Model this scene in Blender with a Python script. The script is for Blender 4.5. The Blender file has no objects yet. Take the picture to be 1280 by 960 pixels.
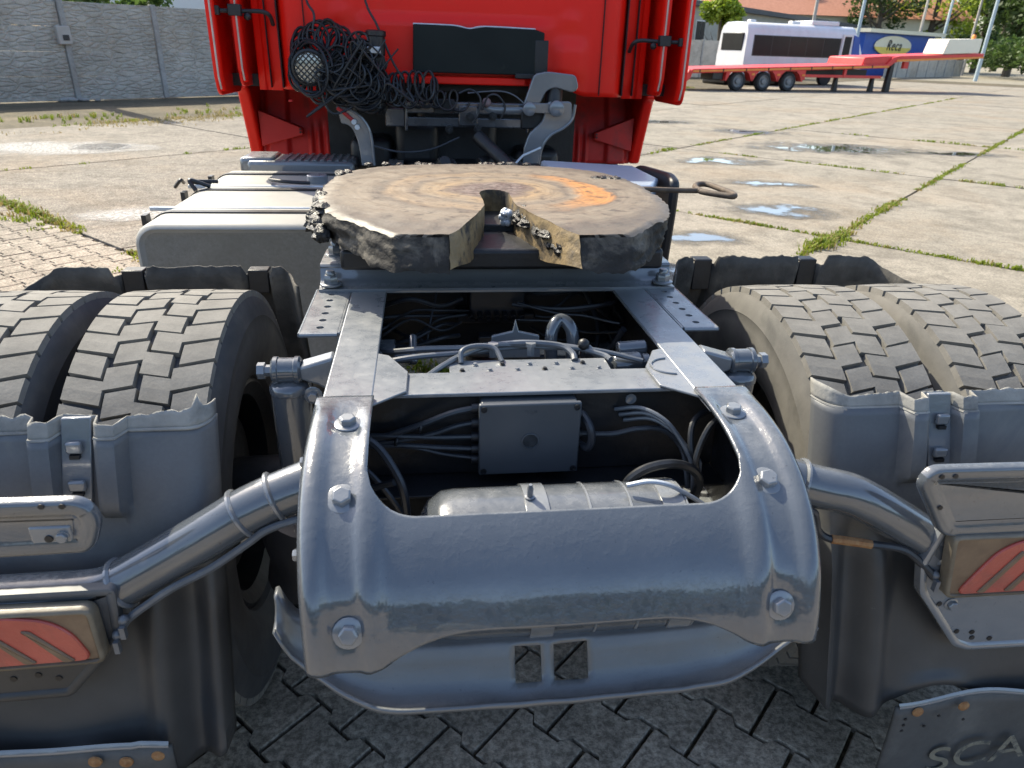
import bpy, math, random
from mathutils import Vector, Matrix, noise
random.seed(11)
S = bpy.context.scene
COL = S.collection
rad = math.radians

# ------------------------------------------------------------------ camera, sky, sun, exposure
PIV = Vector((0, 1.62, 0))
# the unladen chassis stands a little nose-down on the yard
TRUCK_M = Matrix.Translation(PIV) @ Matrix.Rotation(rad(-0.78), 4, 'X') @ Matrix.Translation(-PIV)
F_PX = 888.0
_yaw, _pit, _rol = rad(7.567), rad(24.74), rad(1.78)
_F = Vector((math.sin(_yaw)*math.cos(_pit), math.cos(_yaw)*math.cos(_pit), -math.sin(_pit)))
_r = Vector((math.cos(_yaw), -math.sin(_yaw), 0)); _u = _r.cross(_F)
_R = math.cos(_rol)*_r + math.sin(_rol)*_u
_U = -math.sin(_rol)*_r + math.cos(_rol)*_u
CAM_C = Vector((-.2018, 0, 1.54))
camd = bpy.data.cameras.new('camera'); cam = bpy.data.objects.new('camera', camd); COL.objects.link(cam)
M = Matrix(((_R.x, _U.x, -_F.x, CAM_C.x), (_R.y, _U.y, -_F.y, CAM_C.y), (_R.z, _U.z, -_F.z, CAM_C.z), (0, 0, 0, 1)))
CAM_W = TRUCK_M @ M
cam.matrix_world = CAM_W
camd.sensor_width = 36; camd.lens = 36*F_PX/1280; camd.clip_start = .05; camd.clip_end = 2000
camd.dof.use_dof = True; camd.dof.focus_distance = 1.7; camd.dof.aperture_fstop = 8.0
S.camera = cam

SUN_DIR = Vector((-.62*math.cos(rad(44)), .785*math.cos(rad(44)), math.sin(rad(44)))).normalized()   # towards the sun
w = bpy.data.worlds.new('World'); S.world = w; w.use_nodes = True
nt = w.node_tree
sky = nt.nodes.new('ShaderNodeTexSky'); sky.sky_type = 'NISHITA'; sky.sun_disc = False
sky.sun_elevation = rad(44); sky.sun_rotation = math.atan2(SUN_DIR.x, SUN_DIR.y)
sky.air_density = 1.0; sky.dust_density = 2.2; sky.ozone_density = 1.0
bg = nt.nodes['Background']; bg.inputs['Strength'].default_value = .15
nt.links.new(sky.outputs[0], bg.inputs['Color'])
sund = bpy.data.lights.new('sun', 'SUN'); sund.energy = 3.9; sund.angle = rad(.5); sund.color = (1, .92, .73)
sun = bpy.data.objects.new('sun', sund); COL.objects.link(sun)
sun.rotation_euler = (-SUN_DIR).to_track_quat('-Z', 'Y').to_euler(); sun.location = SUN_DIR*30
S.view_settings.view_transform = 'Standard'; S.view_settings.look = 'None'
S.view_settings.exposure = 1.1; S.view_settings.gamma = 1.0

# ------------------------------------------------------------------ mesh helpers
def cross_frame(d):
    d = d.normalized(); a = Vector((0, 0, 1)) if abs(d.z) < .9 else Vector((1, 0, 0))
    x = a.cross(d).normalized(); return x, d.cross(x)

def spl(pts, n=8):
    """Catmull-Rom through the points"""
    P = [Vector(p) for p in pts]; P = [P[0]*2-P[1]] + P + [P[-1]*2-P[-2]]; out = []
    for i in range(1, len(P)-2):
        for k in range(n):
            t = k/n; a, b, c, d = P[i-1], P[i], P[i+1], P[i+2]
            out.append(.5*((2*b)+(c-a)*t+(2*a-5*b+4*c-d)*t*t+(3*b-a-3*c+d)*t**3))
    out.append(P[-2]); return out

def lerp(a, b, t): return a+(b-a)*t
def sstep(a, b, x):
    t = max(0., min(1., (x-a)/(b-a))); return t*t*(3-2*t)
def pw(xs, ys, x):
    if x <= xs[0]: return ys[0]
    for i in range(len(xs)-1):
        if x <= xs[i+1]: return lerp(ys[i], ys[i+1], (x-xs[i])/(xs[i+1]-xs[i]))
    return ys[-1]

class MB:
    def __init__(s): s.v = []; s.f = []; s.m = []; s.cur = 0
    def add(s, vs, fs):
        o = len(s.v); s.v += [tuple(v) for v in vs]; s.f += [tuple(i+o for i in f) for f in fs]; s.m += [s.cur]*len(fs); return s
    def box(s, a, b, M=None):
        (x0, y0, z0), (x1, y1, z1) = a, b
        vs = [Vector(p) for p in ((x0,y0,z0),(x1,y0,z0),(x1,y1,z0),(x0,y1,z0),(x0,y0,z1),(x1,y0,z1),(x1,y1,z1),(x0,y1,z1))]
        if M: vs = [M @ v for v in vs]
        return s.add(vs, [(0,3,2,1),(4,5,6,7),(0,1,5,4),(1,2,6,5),(2,3,7,6),(3,0,4,7)])
    def prism(s, poly, ax, a, b, M=None):
        """polygon in the two other axes (cyclic order x,y,z without ax), extruded along ax"""
        n = len(poly); vs = []
        for c in (a, b):
            for p, q in poly:
                v = {'x': (c, p, q), 'y': (p, c, q), 'z': (p, q, c)}[ax]; vs.append(M @ Vector(v) if M else Vector(v))
        fs = [tuple(range(n))[::-1], tuple(range(n, 2*n))] + [(i, (i+1) % n, n+(i+1) % n, n+i) for i in range(n)]
        return s.add(vs, fs)
    def tube(s, pts, r, n=8, caps=True, closed=False):
        P = [Vector(p) for p in pts]; L = len(P); vs = []; x = None
        for i in range(L):
            d = (P[(i+1) % L]-P[i-1]) if closed or 0 < i < L-1 else (P[1]-P[0] if i == 0 else P[-1]-P[-2])
            if d.length < 1e-9: d = Vector((0, 0, 1))
            d.normalize()
            if x is None: x, y = cross_frame(d)
            else:
                x = x-d*x.dot(d)
                if x.length < 1e-6: x, y = cross_frame(d)
                x.normalize(); y = d.cross(x)
            rr = r[i] if isinstance(r, (list, tuple)) else r
            for k in range(n):
                a = 2*math.pi*k/n; vs.append(P[i]+x*math.cos(a)*rr+y*math.sin(a)*rr)
        fs = []
        for i in range(L if closed else L-1):
            j = (i+1) % L
            for k in range(n): fs.append((i*n+k, i*n+(k+1) % n, j*n+(k+1) % n, j*n+k))
        if caps and not closed: fs += [tuple(range(n))[::-1], tuple(range((L-1)*n, L*n))]
        return s.add(vs, fs)
    def lathe(s, prof, c, ax, n=24, cap=True, a0=0):
        """prof: list of (radius, height along ax)"""
        c = Vector(c); ax = Vector(ax).normalized(); x, y = cross_frame(ax); vs = []; L = len(prof)
        for r, h in prof:
            for k in range(n):
                a = a0+2*math.pi*k/n; vs.append(c+ax*h+x*math.cos(a)*r+y*math.sin(a)*r)
        fs = [(i*n+k, i*n+(k+1) % n, (i+1)*n+(k+1) % n, (i+1)*n+k) for i in range(L-1) for k in range(n)]
        if cap: fs += [tuple(range(n))[::-1], tuple(range((L-1)*n, L*n))]
        return s.add(vs, fs)
    def cyl(s, a, b, r, n=16, r2=None):
        a, b = Vector(a), Vector(b); r2 = r if r2 is None else r2
        return s.lathe([(r, 0), (r2, (b-a).length)], a, b-a, n)
    def grid(s, rows, skip=None, closed=False):
        """rows: equal-length lists of points"""
        nr, nc = len(rows), len(rows[0]); vs = [p for r in rows for p in r]; fs = []
        for i in range(nr-1):
            for j in range(nc if closed else nc-1):
                if skip and skip(i, j): continue
                k = (j+1) % nc
                fs.append((i*nc+j, i*nc+k, (i+1)*nc+k, (i+1)*nc+j))
        return s.add(vs, fs)
    def hexbolt(s, c, ax, r=.014, h=.012, washer=1.7):
        ax = Vector(ax).normalized(); c = Vector(c)
        s.lathe([(r*washer, 0), (r*washer, h*.22), (r*washer*.9, h*.3)], c, ax, 20)
        s.lathe([(r, h*.25), (r, h*1.1), (r*.82, h*1.3)], c, ax, 6, a0=random.random())
        return s
    def sphere(s, c, r, n=12, m=8, sq=(1, 1, 1)):
        c = Vector(c); rows = []
        for i in range(m+1):
            t = math.pi*i/m
            rows.append([c+Vector((math.sin(t)*math.cos(2*math.pi*k/n)*sq[0], math.sin(t)*math.sin(2*math.pi*k/n)*sq[1], math.cos(t)*sq[2]))*r for k in range(n)])
        return s.grid(rows, closed=True)

def make_obj(name, mb, mats, parent=None, smooth=40, bevel=0, solid=0, sub=0, bseg=2, offset=0):
    me = bpy.data.meshes.new(name); me.from_pydata(mb.v, [], mb.f); me.update()
    for m in (mats if isinstance(mats, (list, tuple)) else [mats]): me.materials.append(m)
    if any(mb.m): me.polygons.foreach_set('material_index', mb.m)
    if smooth:
        me.polygons.foreach_set('use_smooth', [True]*len(me.polygons)); me.set_sharp_from_angle(angle=rad(smooth))
    o = bpy.data.objects.new(name, me); COL.objects.link(o)
    if parent: o.parent = parent
    if solid: m = o.modifiers.new('solid', 'SOLIDIFY'); m.thickness = solid; m.offset = offset
    if sub: m = o.modifiers.new('sub', 'SUBSURF'); m.levels = m.render_levels = sub
    if bevel:
        m = o.modifiers.new('bevel', 'BEVEL'); m.width = bevel; m.segments = bseg; m.limit_method = 'ANGLE'; m.angle_limit = rad(35); m.harden_normals = False
    return o
def link_copy(o, parent=None, loc=None, rot=None):
    c = o.copy(); COL.objects.link(c); c.parent = parent
    if loc is not None: c.location = loc
    if rot is not None: c.rotation_euler = rot
    return c
def copy_tree(o, parent=None):
    c = o.copy(); COL.objects.link(c); c.parent = parent
    for ch in list(o.children): copy_tree(ch, c)
    return c
def empty(name, M=None):
    o = bpy.data.objects.new(name, None); COL.objects.link(o); o.empty_display_size = .2
    if M is not None: o.matrix_world = M
    return o
def tag(o, label=None, cat=None, group=None, kind=None):
    if label: o['label'] = label
    if cat: o['category'] = cat
    if group: o['group'] = group
    if kind: o['kind'] = kind
    return o
def plate_holes(mb, x0, x1, z, cells, n=16):
    """flat strip in XY at height z made of cells (y0, y1, hole radius); real round holes"""
    for y0, y1, r in cells:
        if not r:
            mb.add([(x0, y0, z), (x1, y0, z), (x1, y1, z), (x0, y1, z)], [(0, 1, 2, 3)]); continue
        cx, cy = (x0+x1)/2, (y0+y1)/2; hx, hy = (x1-x0)/2, (y1-y0)/2; vs = []
        for k in range(n):
            a = 2*math.pi*k/n; c, s_ = math.cos(a), math.sin(a); q = 1/max(abs(c), abs(s_))
            vs += [(cx+r*c, cy+r*s_, z), (cx+hx*c*q, cy+hy*s_*q, z)]
        mb.add(vs, [(2*k, 2*k+1, 2*((k+1) % n)+1, 2*((k+1) % n)) for k in range(n)])
def weld(o, d=1e-5):
    import bmesh
    bm = bmesh.new(); bm.from_mesh(o.data); bmesh.ops.remove_doubles(bm, verts=bm.verts, dist=d); bmesh.ops.recalc_face_normals(bm, faces=bm.faces)
    bm.to_mesh(o.data); bm.free(); return o
# ------------------------------------------------------------------ materials (all node based)
def N(nt, t, **kw):
    n = nt.nodes.new('ShaderNode'+t)
    for k, v in kw.items():
        if k in n.inputs: n.inputs[k].default_value = v
        else: setattr(n, k, v)
    return n
def c4(c): return (c[0], c[1], c[2], 1)
def ramp(nt, fac, stops, interp='LINEAR'):
    r = N(nt, 'ValToRGB'); r.color_ramp.interpolation = interp
    els = r.color_ramp.elements
    while len(els) < len(stops): els.new(.5)
    for e, (p, c) in zip(els, stops): e.position = p; e.color = c4(c) if len(c) == 3 else c
    nt.links.new(fac, r.inputs[0]); return r.outputs[0]
def noi(nt, vec, scale, detail=4, rough=.55, dist=0):
    n = N(nt, 'TexNoise', Scale=scale, Detail=detail, Roughness=rough, Distortion=dist)
    nt.links.new(vec, n.inputs['Vector']); return n.outputs[0]
def mix(nt, fac, a, b, mode='MIX'):
    m = N(nt, 'Mix', data_type='RGBA', blend_type=mode)
    for sock, v in ((m.inputs[0], fac), (m.inputs[6], a), (m.inputs[7], b)):
        if isinstance(v, (int, float)): sock.default_value = v
        elif isinstance(v, tuple): sock.default_value = c4(v)
        else: nt.links.new(v, sock)
    return m.outputs[2]
def math_(nt, op, a, b=None):
    m = N(nt, 'Math', operation=op)
    for i, v in enumerate((a, b)):
        if v is None: continue
        if isinstance(v, (int, float)): m.inputs[i].default_value = v
        else: nt.links.new(v, m.inputs[i])
    return m.outputs[0]
def base(name, coord='Object'):
    m = bpy.data.materials.new(name); m.use_nodes = True; nt = m.node_tree; b = nt.nodes['Principled BSDF']
    tc = N(nt, 'TexCoord'); return m, nt, b, tc.outputs[coord]
def bump(nt, b, h, strength=.3, dist=.01, prev=None):
    n = N(nt, 'Bump', Strength=strength, Distance=dist); nt.links.new(h, n.inputs['Height'])
    if prev: nt.links.new(prev, n.inputs['Normal'])
    nt.links.new(n.outputs[0], b.inputs['Normal']); return n.outputs[0]
def surf(name, c1, c2, scale=6, rough=(.4, .6), metal=0, coat=0, bstr=.2, bscale=60, bdist=.003, dirt=None, dscale=3, dlo=.55, dhi=.7, spec=.5, coord='Object', fine=None):
    m, nt, b, co = base(name, coord)
    n1 = noi(nt, co, scale, 6, .6)
    col = ramp(nt, n1, [(.3, c1), (.7, c2)])
    r = math_(nt, 'ADD', math_(nt, 'MULTIPLY', noi(nt, co, scale*2.7, 4), rough[1]-rough[0]), rough[0])
    if fine:
        col = mix(nt, math_(nt, 'MULTIPLY', noi(nt, co, fine[0], 3, .7), fine[1]), col, fine[2])
    if dirt:
        d = ramp(nt, noi(nt, co, dscale, 8, .65, .4), [(dlo, (0, 0, 0)), (dhi, (1, 1, 1))])
        col = mix(nt, d, col, dirt); r = math_(nt, 'MAXIMUM', r, math_(nt, 'MULTIPLY', d, .75))
    nt.links.new(col, b.inputs['Base Color']); nt.links.new(r, b.inputs['Roughness'])
    b.inputs['Metallic'].default_value = metal; b.inputs['Coat Weight'].default_value = coat; b.inputs['Coat Roughness'].default_value = .15
    b.inputs['Specular IOR Level'].default_value = spec
    if bstr: bump(nt, b, noi(nt, co, bscale, 5, .6), bstr, bdist)
    return m

def chassis_paint(name, c1, c2, lump=.5, r0=.16, r1=.38, metal=.3):
    """grey paint brushed over old rust and dirt: gloss, uneven, lumpy, with dust and painted sunlight on top"""
    m, nt, b, co = base(name)
    n = noi(nt, co, 7, 6, .6)
    col = ramp(nt, n, [(.3, c1), (.7, c2)])
    geo = N(nt, 'NewGeometry'); sep = N(nt, 'SeparateXYZ'); nt.links.new(geo.outputs['Normal'], sep.inputs[0])
    up = math_(nt, 'MULTIPLY', ramp(nt, sep.outputs[2], [(.88, (0, 0, 0)), (.99, (1, 1, 1))]), ramp(nt, noi(nt, co, 23, 6, .7), [(.35, (0, 0, 0)), (.75, (.5, .5, .5))]))
    col = mix(nt, up, col, (.29, .29, .285))                      # sunlit paleness put into the flat tops, with some dust
    speck = ramp(nt, noi(nt, co, 160, 2, .5), [(.7, (0, 0, 0)), (.76, (1, 1, 1))])
    col = mix(nt, math_(nt, 'MULTIPLY', speck, .5), col, (.03, .03, .035))
    nt.links.new(col, b.inputs['Base Color'])
    r = math_(nt, 'ADD', math_(nt, 'MULTIPLY', noi(nt, co, 14, 5), r1-r0), r0)
    r = math_(nt, 'ADD', r, math_(nt, 'MULTIPLY', up, .5))
    nt.links.new(r, b.inputs['Roughness']); nt.links.new(math_(nt, 'MULTIPLY', math_(nt, 'SUBTRACT', 1, up), metal), b.inputs['Metallic'])
    nt.links.new(math_(nt, 'SUBTRACT', 1, math_(nt, 'MINIMUM', math_(nt, 'MULTIPLY', ramp(nt, sep.outputs[2], [(.9, (0, 0, 0)), (.99, (1, 1, 1))]), .85), 1)), b.inputs['Coat Weight']); b.inputs['Coat Roughness'].default_value = .07; b.inputs['Coat IOR'].default_value = 1.6
    big = noi(nt, co, 11, 4, .6); mid = ramp(nt, noi(nt, co, 75, 5, .6), [(.45, (0, 0, 0)), (.75, (1, 1, 1))])
    p1 = bump(nt, b, big, .05*lump, .02); p2 = bump(nt, b, mid, .16*lump, .004, p1)
    p3 = bump(nt, b, noi(nt, co, 320, 3), .04*lump, .002, p2); nt.links.new(p1, b.inputs['Coat Normal'])
    return m

MT = {}
MT['paint'] = chassis_paint('chassis_paint', (.15, .161, .175), (.178, .189, .203), .5, .15, .3, .04)
MT['paint_lumpy'] = chassis_paint('lumpy_chassis_paint', (.072, .082, .095), (.096, .107, .121), .9, .1, .2, .05)
MT['paint_gloss'] = chassis_paint('gloss_chassis_paint', (.072, .081, .093), (.094, .104, .117), .45, .09, .2, .05)
MT['paint_dark'] = chassis_paint('dark_chassis_paint', (.05, .056, .068), (.085, .094, .11), .6)
MT['pan_paint'] = chassis_paint('matt_pan_paint', (.085, .092, .10), (.115, .122, .13), .8, .35, .55, .0)
MT['pan_paint'].node_tree.nodes['Principled BSDF'].inputs['Coat Roughness'].default_value = .3
MT['hub'] = surf('grey_hub', (.16, .165, .17), (.24, .245, .25), 20, (.4, .6), bstr=.1)
MT['dark_rust'] = surf('dark_rusty_iron', (.06, .045, .035), (.13, .095, .065), 30, (.6, .8), bstr=.4, bscale=90)
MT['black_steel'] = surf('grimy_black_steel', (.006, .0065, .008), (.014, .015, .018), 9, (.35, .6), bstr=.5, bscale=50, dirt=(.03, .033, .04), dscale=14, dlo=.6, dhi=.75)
MT['black_plastic'] = surf('black_plastic', (.014, .014, .016), (.022, .022, .025), 9, (.35, .5), bstr=.1)
MT['cable'] = surf('cable_sheath', (.018, .02, .025), (.034, .038, .046), 30, (.3, .45), bstr=.1)
MT['cable_grey'] = surf('painted_hose', (.085, .093, .105), (.12, .13, .145), 30, (.25, .4), bstr=.15, coat=.3)
MT['cable_black'] = surf('coiled_cable_sheath', (.008, .009, .011), (.022, .024, .028), 30, (.3, .5), bstr=.1)
MT['box_plastic'] = surf('overpainted_plastic', (.05, .057, .066), (.066, .074, .084), 5, (.3, .42), bstr=.12, bscale=180, bdist=.001)
MT['galv'] = surf('galvanised_steel', (.48, .52, .56), (.62, .65, .69), 30, (.35, .5), metal=.3, bstr=.1)
MT['rust_bolt'] = surf('rusty_bolt', (.22, .09, .03), (.34, .2, .09), 90, (.7, .9), bstr=.3, bscale=200)
MT['red'] = surf('red_cab_paint', (.84, .010, .004), (.88, .014, .005), 2.2, (.34, .46), coat=.1, spec=.3, bstr=.03, bscale=9, bdist=.02, dirt=(.74, .035, .018), dscale=4, dlo=.6, dhi=.86)
MT['red_dusty'] = surf('dusty_red_plastic', (.50, .012, .012), (.60, .025, .02), 5, (.45, .65), bstr=.12, bscale=30, dirt=(.16, .03, .03), dscale=5, dlo=.5, dhi=.75)
MT['seam'] = surf('seam_sealer', (.02, .005, .005), (.04, .008, .008), 20, (.6, .8), bstr=.1)
MT['fur_rim'] = surf('worn_edge_strip', (.45, .36, .3), (.6, .5, .44), 20, (.6, .8), bstr=.2)
MT['window'] = surf('dirty_black_panel', (.008, .012, .012), (.015, .02, .019), 3, (.5, .7), bstr=.06, dirt=(.05, .06, .05), dscale=7, dlo=.66, dhi=.9, spec=.2)
MT['tank'] = surf('dusty_white_tank', (.27, .268, .245), (.38, .37, .338), 4, (.45, .65), bstr=.12, bscale=40, dirt=(.34, .32, .27), dscale=2.5, dlo=.5, dhi=.75, fine=(140, .5, (.25, .24, .22)))
MT['tank_end'] = surf('splashed_tank_end', (.28, .28, .26), (.38, .37, .34), 5, (.5, .7), bstr=.15, bscale=60, dirt=(.22, .21, .18), dscale=4, dlo=.45, dhi=.8, fine=(90, .9, (.14, .13, .11)))
MT['tread'] = surf('dusty_tread_rubber', (.175, .165, .148), (.26, .246, .22), 18, (.75, .92), bstr=.35, bscale=130, bdist=.002, dirt=(.12, .115, .105), dscale=8, dlo=.55, dhi=.75, spec=.3, fine=(220, .5, (.08, .078, .07)))
MT['rubber'] = surf('side_wall_rubber', (.038, .04, .045), (.06, .062, .066), 10, (.5, .7), bstr=.12, bscale=120, bdist=.001, dirt=(.12, .112, .1), dscale=5, dlo=.5, dhi=.8, spec=.4)
MT['groove'] = surf('tread_groove_rubber', (.018, .018, .019), (.03, .03, .03), 20, (.7, .9), bstr=.1)
MT['rubber_dusty_sunlit'] = surf('dusty_sunlit_side_wall', (.10, .096, .088), (.175, .166, .148), 7, (.7, .9), bstr=.2, bscale=90, bdist=.002, dirt=(.06, .06, .058), dscale=6, dlo=.5, dhi=.8, spec=.3)  # right tyres: dust plus the sunlit look put into the colour
MT['guard'] = surf('grey_guard_plastic', (.105, .112, .122), (.15, .157, .167), 3.2, (.38, .55), bstr=.12, bscale=34, dirt=(.21, .2, .18), dscale=4, dlo=.47, dhi=.72, fine=(150, .45, (.06, .06, .06)))
def guard_dark_low():
    m = MT['guard']; nt = m.node_tree; b = nt.nodes['Principled BSDF']; old = b.inputs['Base Color'].links[0].from_socket
    tc = N(nt, 'TexCoord'); sep = N(nt, 'SeparateXYZ'); nt.links.new(tc.outputs['Object'], sep.inputs[0])
    h = math_(nt, 'ADD', sep.outputs[2], math_(nt, 'MULTIPLY', math_(nt, 'SUBTRACT', noi(nt, tc.outputs['Object'], 4, 6, .65), .5), .25))
    f_ = ramp(nt, h, [(.62, (1, 1, 1)), (.80, (0, 0, 0))])
    low_col = ramp(nt, noi(nt, tc.outputs['Object'], 6, 6, .6), [(.3, (.028, .029, .031)), (.75, (.055, .055, .055))])
    scr = ramp(nt, noi(nt, tc.outputs['Object'], 20, 8, .75, 2.0), [(.66, (0, 0, 0)), (.70, (.5, .5, .5))]); low_col = mix(nt, scr, low_col, (.13, .13, .13))
    nt.links.new(mix(nt, f_, old, low_col), b.inputs['Base Color'])
guard_dark_low()                                              # grey overspray above, fading to near-black below
MT['guard_raw'] = surf('muddy_black_guard', (.05, .048, .045), (.10, .095, .086), 12, (.7, .9), bstr=.6, bscale=45, bdist=.006, dirt=(.17, .155, .13), dscale=6, dlo=.5, dhi=.72, spec=.2)
MT['guard_torn'] = surf('torn_guard_edge', (.2, .195, .18), (.33, .32, .29), 14, (.7, .9), bstr=.5, bscale=70, dirt=(.1, .1, .1), dscale=9, dlo=.5, dhi=.7)
MT['flap'] = surf('mud_flap_rubber', (.045, .045, .045), (.08, .08, .078), 5, (.55, .75), bstr=.25, bscale=40, dirt=(.17, .165, .15), dscale=5, dlo=.55, dhi=.85, fine=(40, .4, (.12, .12, .115)))
MT['print'] = surf('worn_beige_print', (.17, .155, .115), (.26, .24, .18), 30, (.7, .9), bstr=.1, dirt=(.075, .075, .07), dscale=30, dlo=.5, dhi=.62)
MT['lens'] = surf('faded_red_lens', (.36, .05, .035), (.46, .085, .06), 8, (.25, .4), coat=.3, bstr=.35, bscale=160, bdist=.003, dirt=(.22, .06, .045), dscale=12, dlo=.5, dhi=.75)
MT['lens_gap'] = surf('dirty_lens_groove', (.12, .075, .045), (.21, .14, .085), 20, (.4, .6), bstr=.1)
MT['lamp_rim'] = surf('yellowed_lamp_rim', (.12, .10, .075), (.21, .18, .13), 14, (.3, .5), bstr=.2, dirt=(.12, .09, .06), dscale=12, dlo=.5, dhi=.75)
MT['bush'] = surf('rubber_bush', (.17, .12, .13), (.24, .17, .17), 20, (.5, .7), bstr=.2)
MT['silver'] = surf('bare_silver_lens', (.55, .54, .48), (.7, .68, .6), 20, (.15, .3), metal=.4, bstr=.1)
MT['alu_box'] = surf('pale_blue_grey_cover', (.3, .36, .45), (.38, .45, .54), 6, (.3, .45), coat=.3, bstr=.1)
MT['grease'] = surf('caked_black_grease', (.006, .006, .007), (.016, .015, .014), 25, (.25, .5), bstr=1.0, bscale=55, bdist=.01, dirt=(.06, .055, .045), dscale=20, dlo=.55, dhi=.7)

MT['rim_cake'] = surf('dusty_grease_rim', (.022, .02, .018), (.05, .046, .04), 9, (.6, .85), bstr=.7, bscale=48, bdist=.008, dirt=(.17, .15, .12), dscale=9, dlo=.5, dhi=.68, spec=.25, fine=(120, .5, (.012, .011, .01)))
def fifth_mat():
    m, nt, b, co = base('greasy_rusty_coupling_plate')
    sep = N(nt, 'SeparateXYZ'); nt.links.new(co, sep.inputs[0])
    dx = sep.outputs[0]; dy = math_(nt, 'SUBTRACT', sep.outputs[1], 2.09)
    nn = noi(nt, co, 5, 5, .6)
    r = math_(nt, 'SQRT', math_(nt, 'ADD', math_(nt, 'MULTIPLY', dx, dx), math_(nt, 'MULTIPLY', dy, dy)))
    rr = math_(nt, 'ADD', r, math_(nt, 'MULTIPLY', math_(nt, 'SUBTRACT', nn, .5), .13))
    rings = ramp(nt, rr, [(0, (.10, .07, .055)), (.09, (.14, .09, .07)), (.12, (.16, .12, .085)), (.14, (.34, .23, .12)), (.20, (.25, .19, .12)), (.225, (.12, .10, .078)), (.25, (.25, .19, .125)), (.30, (.30, .21, .12)), (.335, (.085, .072, .058)), (.365, (.19, .157, .115)), (.5, (.205, .172, .128))])
    part_ = ramp(nt, noi(nt, co, 3.1, 5, .65, .6), [(.36, (.28, .28, .28)), (.6, (.9, .9, .9))])
    rings = mix(nt, part_, mix(nt, noi(nt, co, 8, 6, .7), (.14, .117, .09), (.245, .2, .145)), rings)
    ctr = ramp(nt, rr, [(.09, (1, 1, 1)), (.125, (0, 0, 0))]); rings = mix(nt, ctr, rings, mix(nt, ramp(nt, noi(nt, co, 60, 4, .7), [(.42, (0, 0, 0)), (.6, (1, 1, 1))]), (.07, .048, .042), (.19, .15, .13)))
    # ochre rust arcs, strongest on the right and the near left
    side = math_(nt, 'ADD', math_(nt, 'MULTIPLY', dx, 1.6), math_(nt, 'MULTIPLY', noi(nt, co, 3.2, 4), .9))
    arc = math_(nt, 'MULTIPLY', ramp(nt, rr, [(.245, (0, 0, 0)), (.275, (1, 1, 1)), (.33, (1, 1, 1)), (.345, (0, 0, 0))]), ramp(nt, side, [(.55, (0, 0, 0)), (.85, (.95, .95, .95))]))
    col = mix(nt, arc, rings, (.44, .20, .06))
    smear = ramp(nt, noi(nt, co, 11, 7, .7, 1.2), [(.5, (0, 0, 0)), (.72, (.7, .7, .7))])
    col = mix(nt, smear, col, (.215, .178, .132))
    cv = N(nt, 'CombineXYZ'); nt.links.new(math_(nt, 'MULTIPLY', r, 120), cv.inputs[0]); nt.links.new(math_(nt, 'MULTIPLY', nn, 3), cv.inputs[1])
    scr = ramp(nt, noi(nt, cv.outputs[0], 1.0, 4, .7), [(.42, (.72, .72, .72)), (.62, (1.2, 1.2, 1.2))]); col = mix(nt, .6, col, scr, 'MULTIPLY')
    drk = ramp(nt, noi(nt, co, 26, 5, .7), [(.53, (0, 0, 0)), (.66, (1, 1, 1))])
    col = mix(nt, math_(nt, 'MULTIPLY', drk, .8), col, (.05, .042, .035))
    rim = ramp(nt, math_(nt, 'ADD', r, math_(nt, 'MULTIPLY', math_(nt, 'SUBTRACT', noi(nt, co, 14, 6, .7), .5), .16)), [(.43, (0, 0, 0)), (.51, (.7, .7, .7))])
    col = mix(nt, rim, col, (.08, .068, .055))
    # the outer sides are caked with dusty black grease
    geo = N(nt, 'NewGeometry'); s2 = N(nt, 'SeparateXYZ'); nt.links.new(geo.outputs['True Normal'], s2.inputs[0])
    cake = mix(nt, ramp(nt, noi(nt, co, 17, 7, .7), [(.48, (0, 0, 0)), (.68, (1, 1, 1))]), (.008, .0075, .007), (.065, .057, .046))
    sm = ramp(nt, s2.outputs[2], [(.2, (1, 1, 1)), (.4, (0, 0, 0))]); col = mix(nt, sm, col, cake)
    nt.links.new(col, b.inputs['Base Color'])
    nt.links.new(math_(nt, 'ADD', math_(nt, 'ADD', math_(nt, 'MULTIPLY', noi(nt, co, 16, 4), .4), .33), math_(nt, 'MULTIPLY', sm, .35)), b.inputs['Roughness'])
    nt.links.new(math_(nt, 'SUBTRACT', .5, math_(nt, 'MULTIPLY', sm, .4)), b.inputs['Specular IOR Level'])
    p = bump(nt, b, rings, .1, .006); p = bump(nt, b, noi(nt, co, 38, 6, .7), .3, .006, p); bump(nt, b, noi(nt, co, 190, 4), .25, .003, p)
    return m
MT['fifth'] = fifth_mat()
MT['v_wall'] = surf('rusty_throat_steel', (.19, .135, .065), (.31, .22, .105), 16, (.5, .75), bstr=.6, bscale=60, bdist=.006, dirt=(.035, .03, .025), dscale=10, dlo=.48, dhi=.62)

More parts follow.
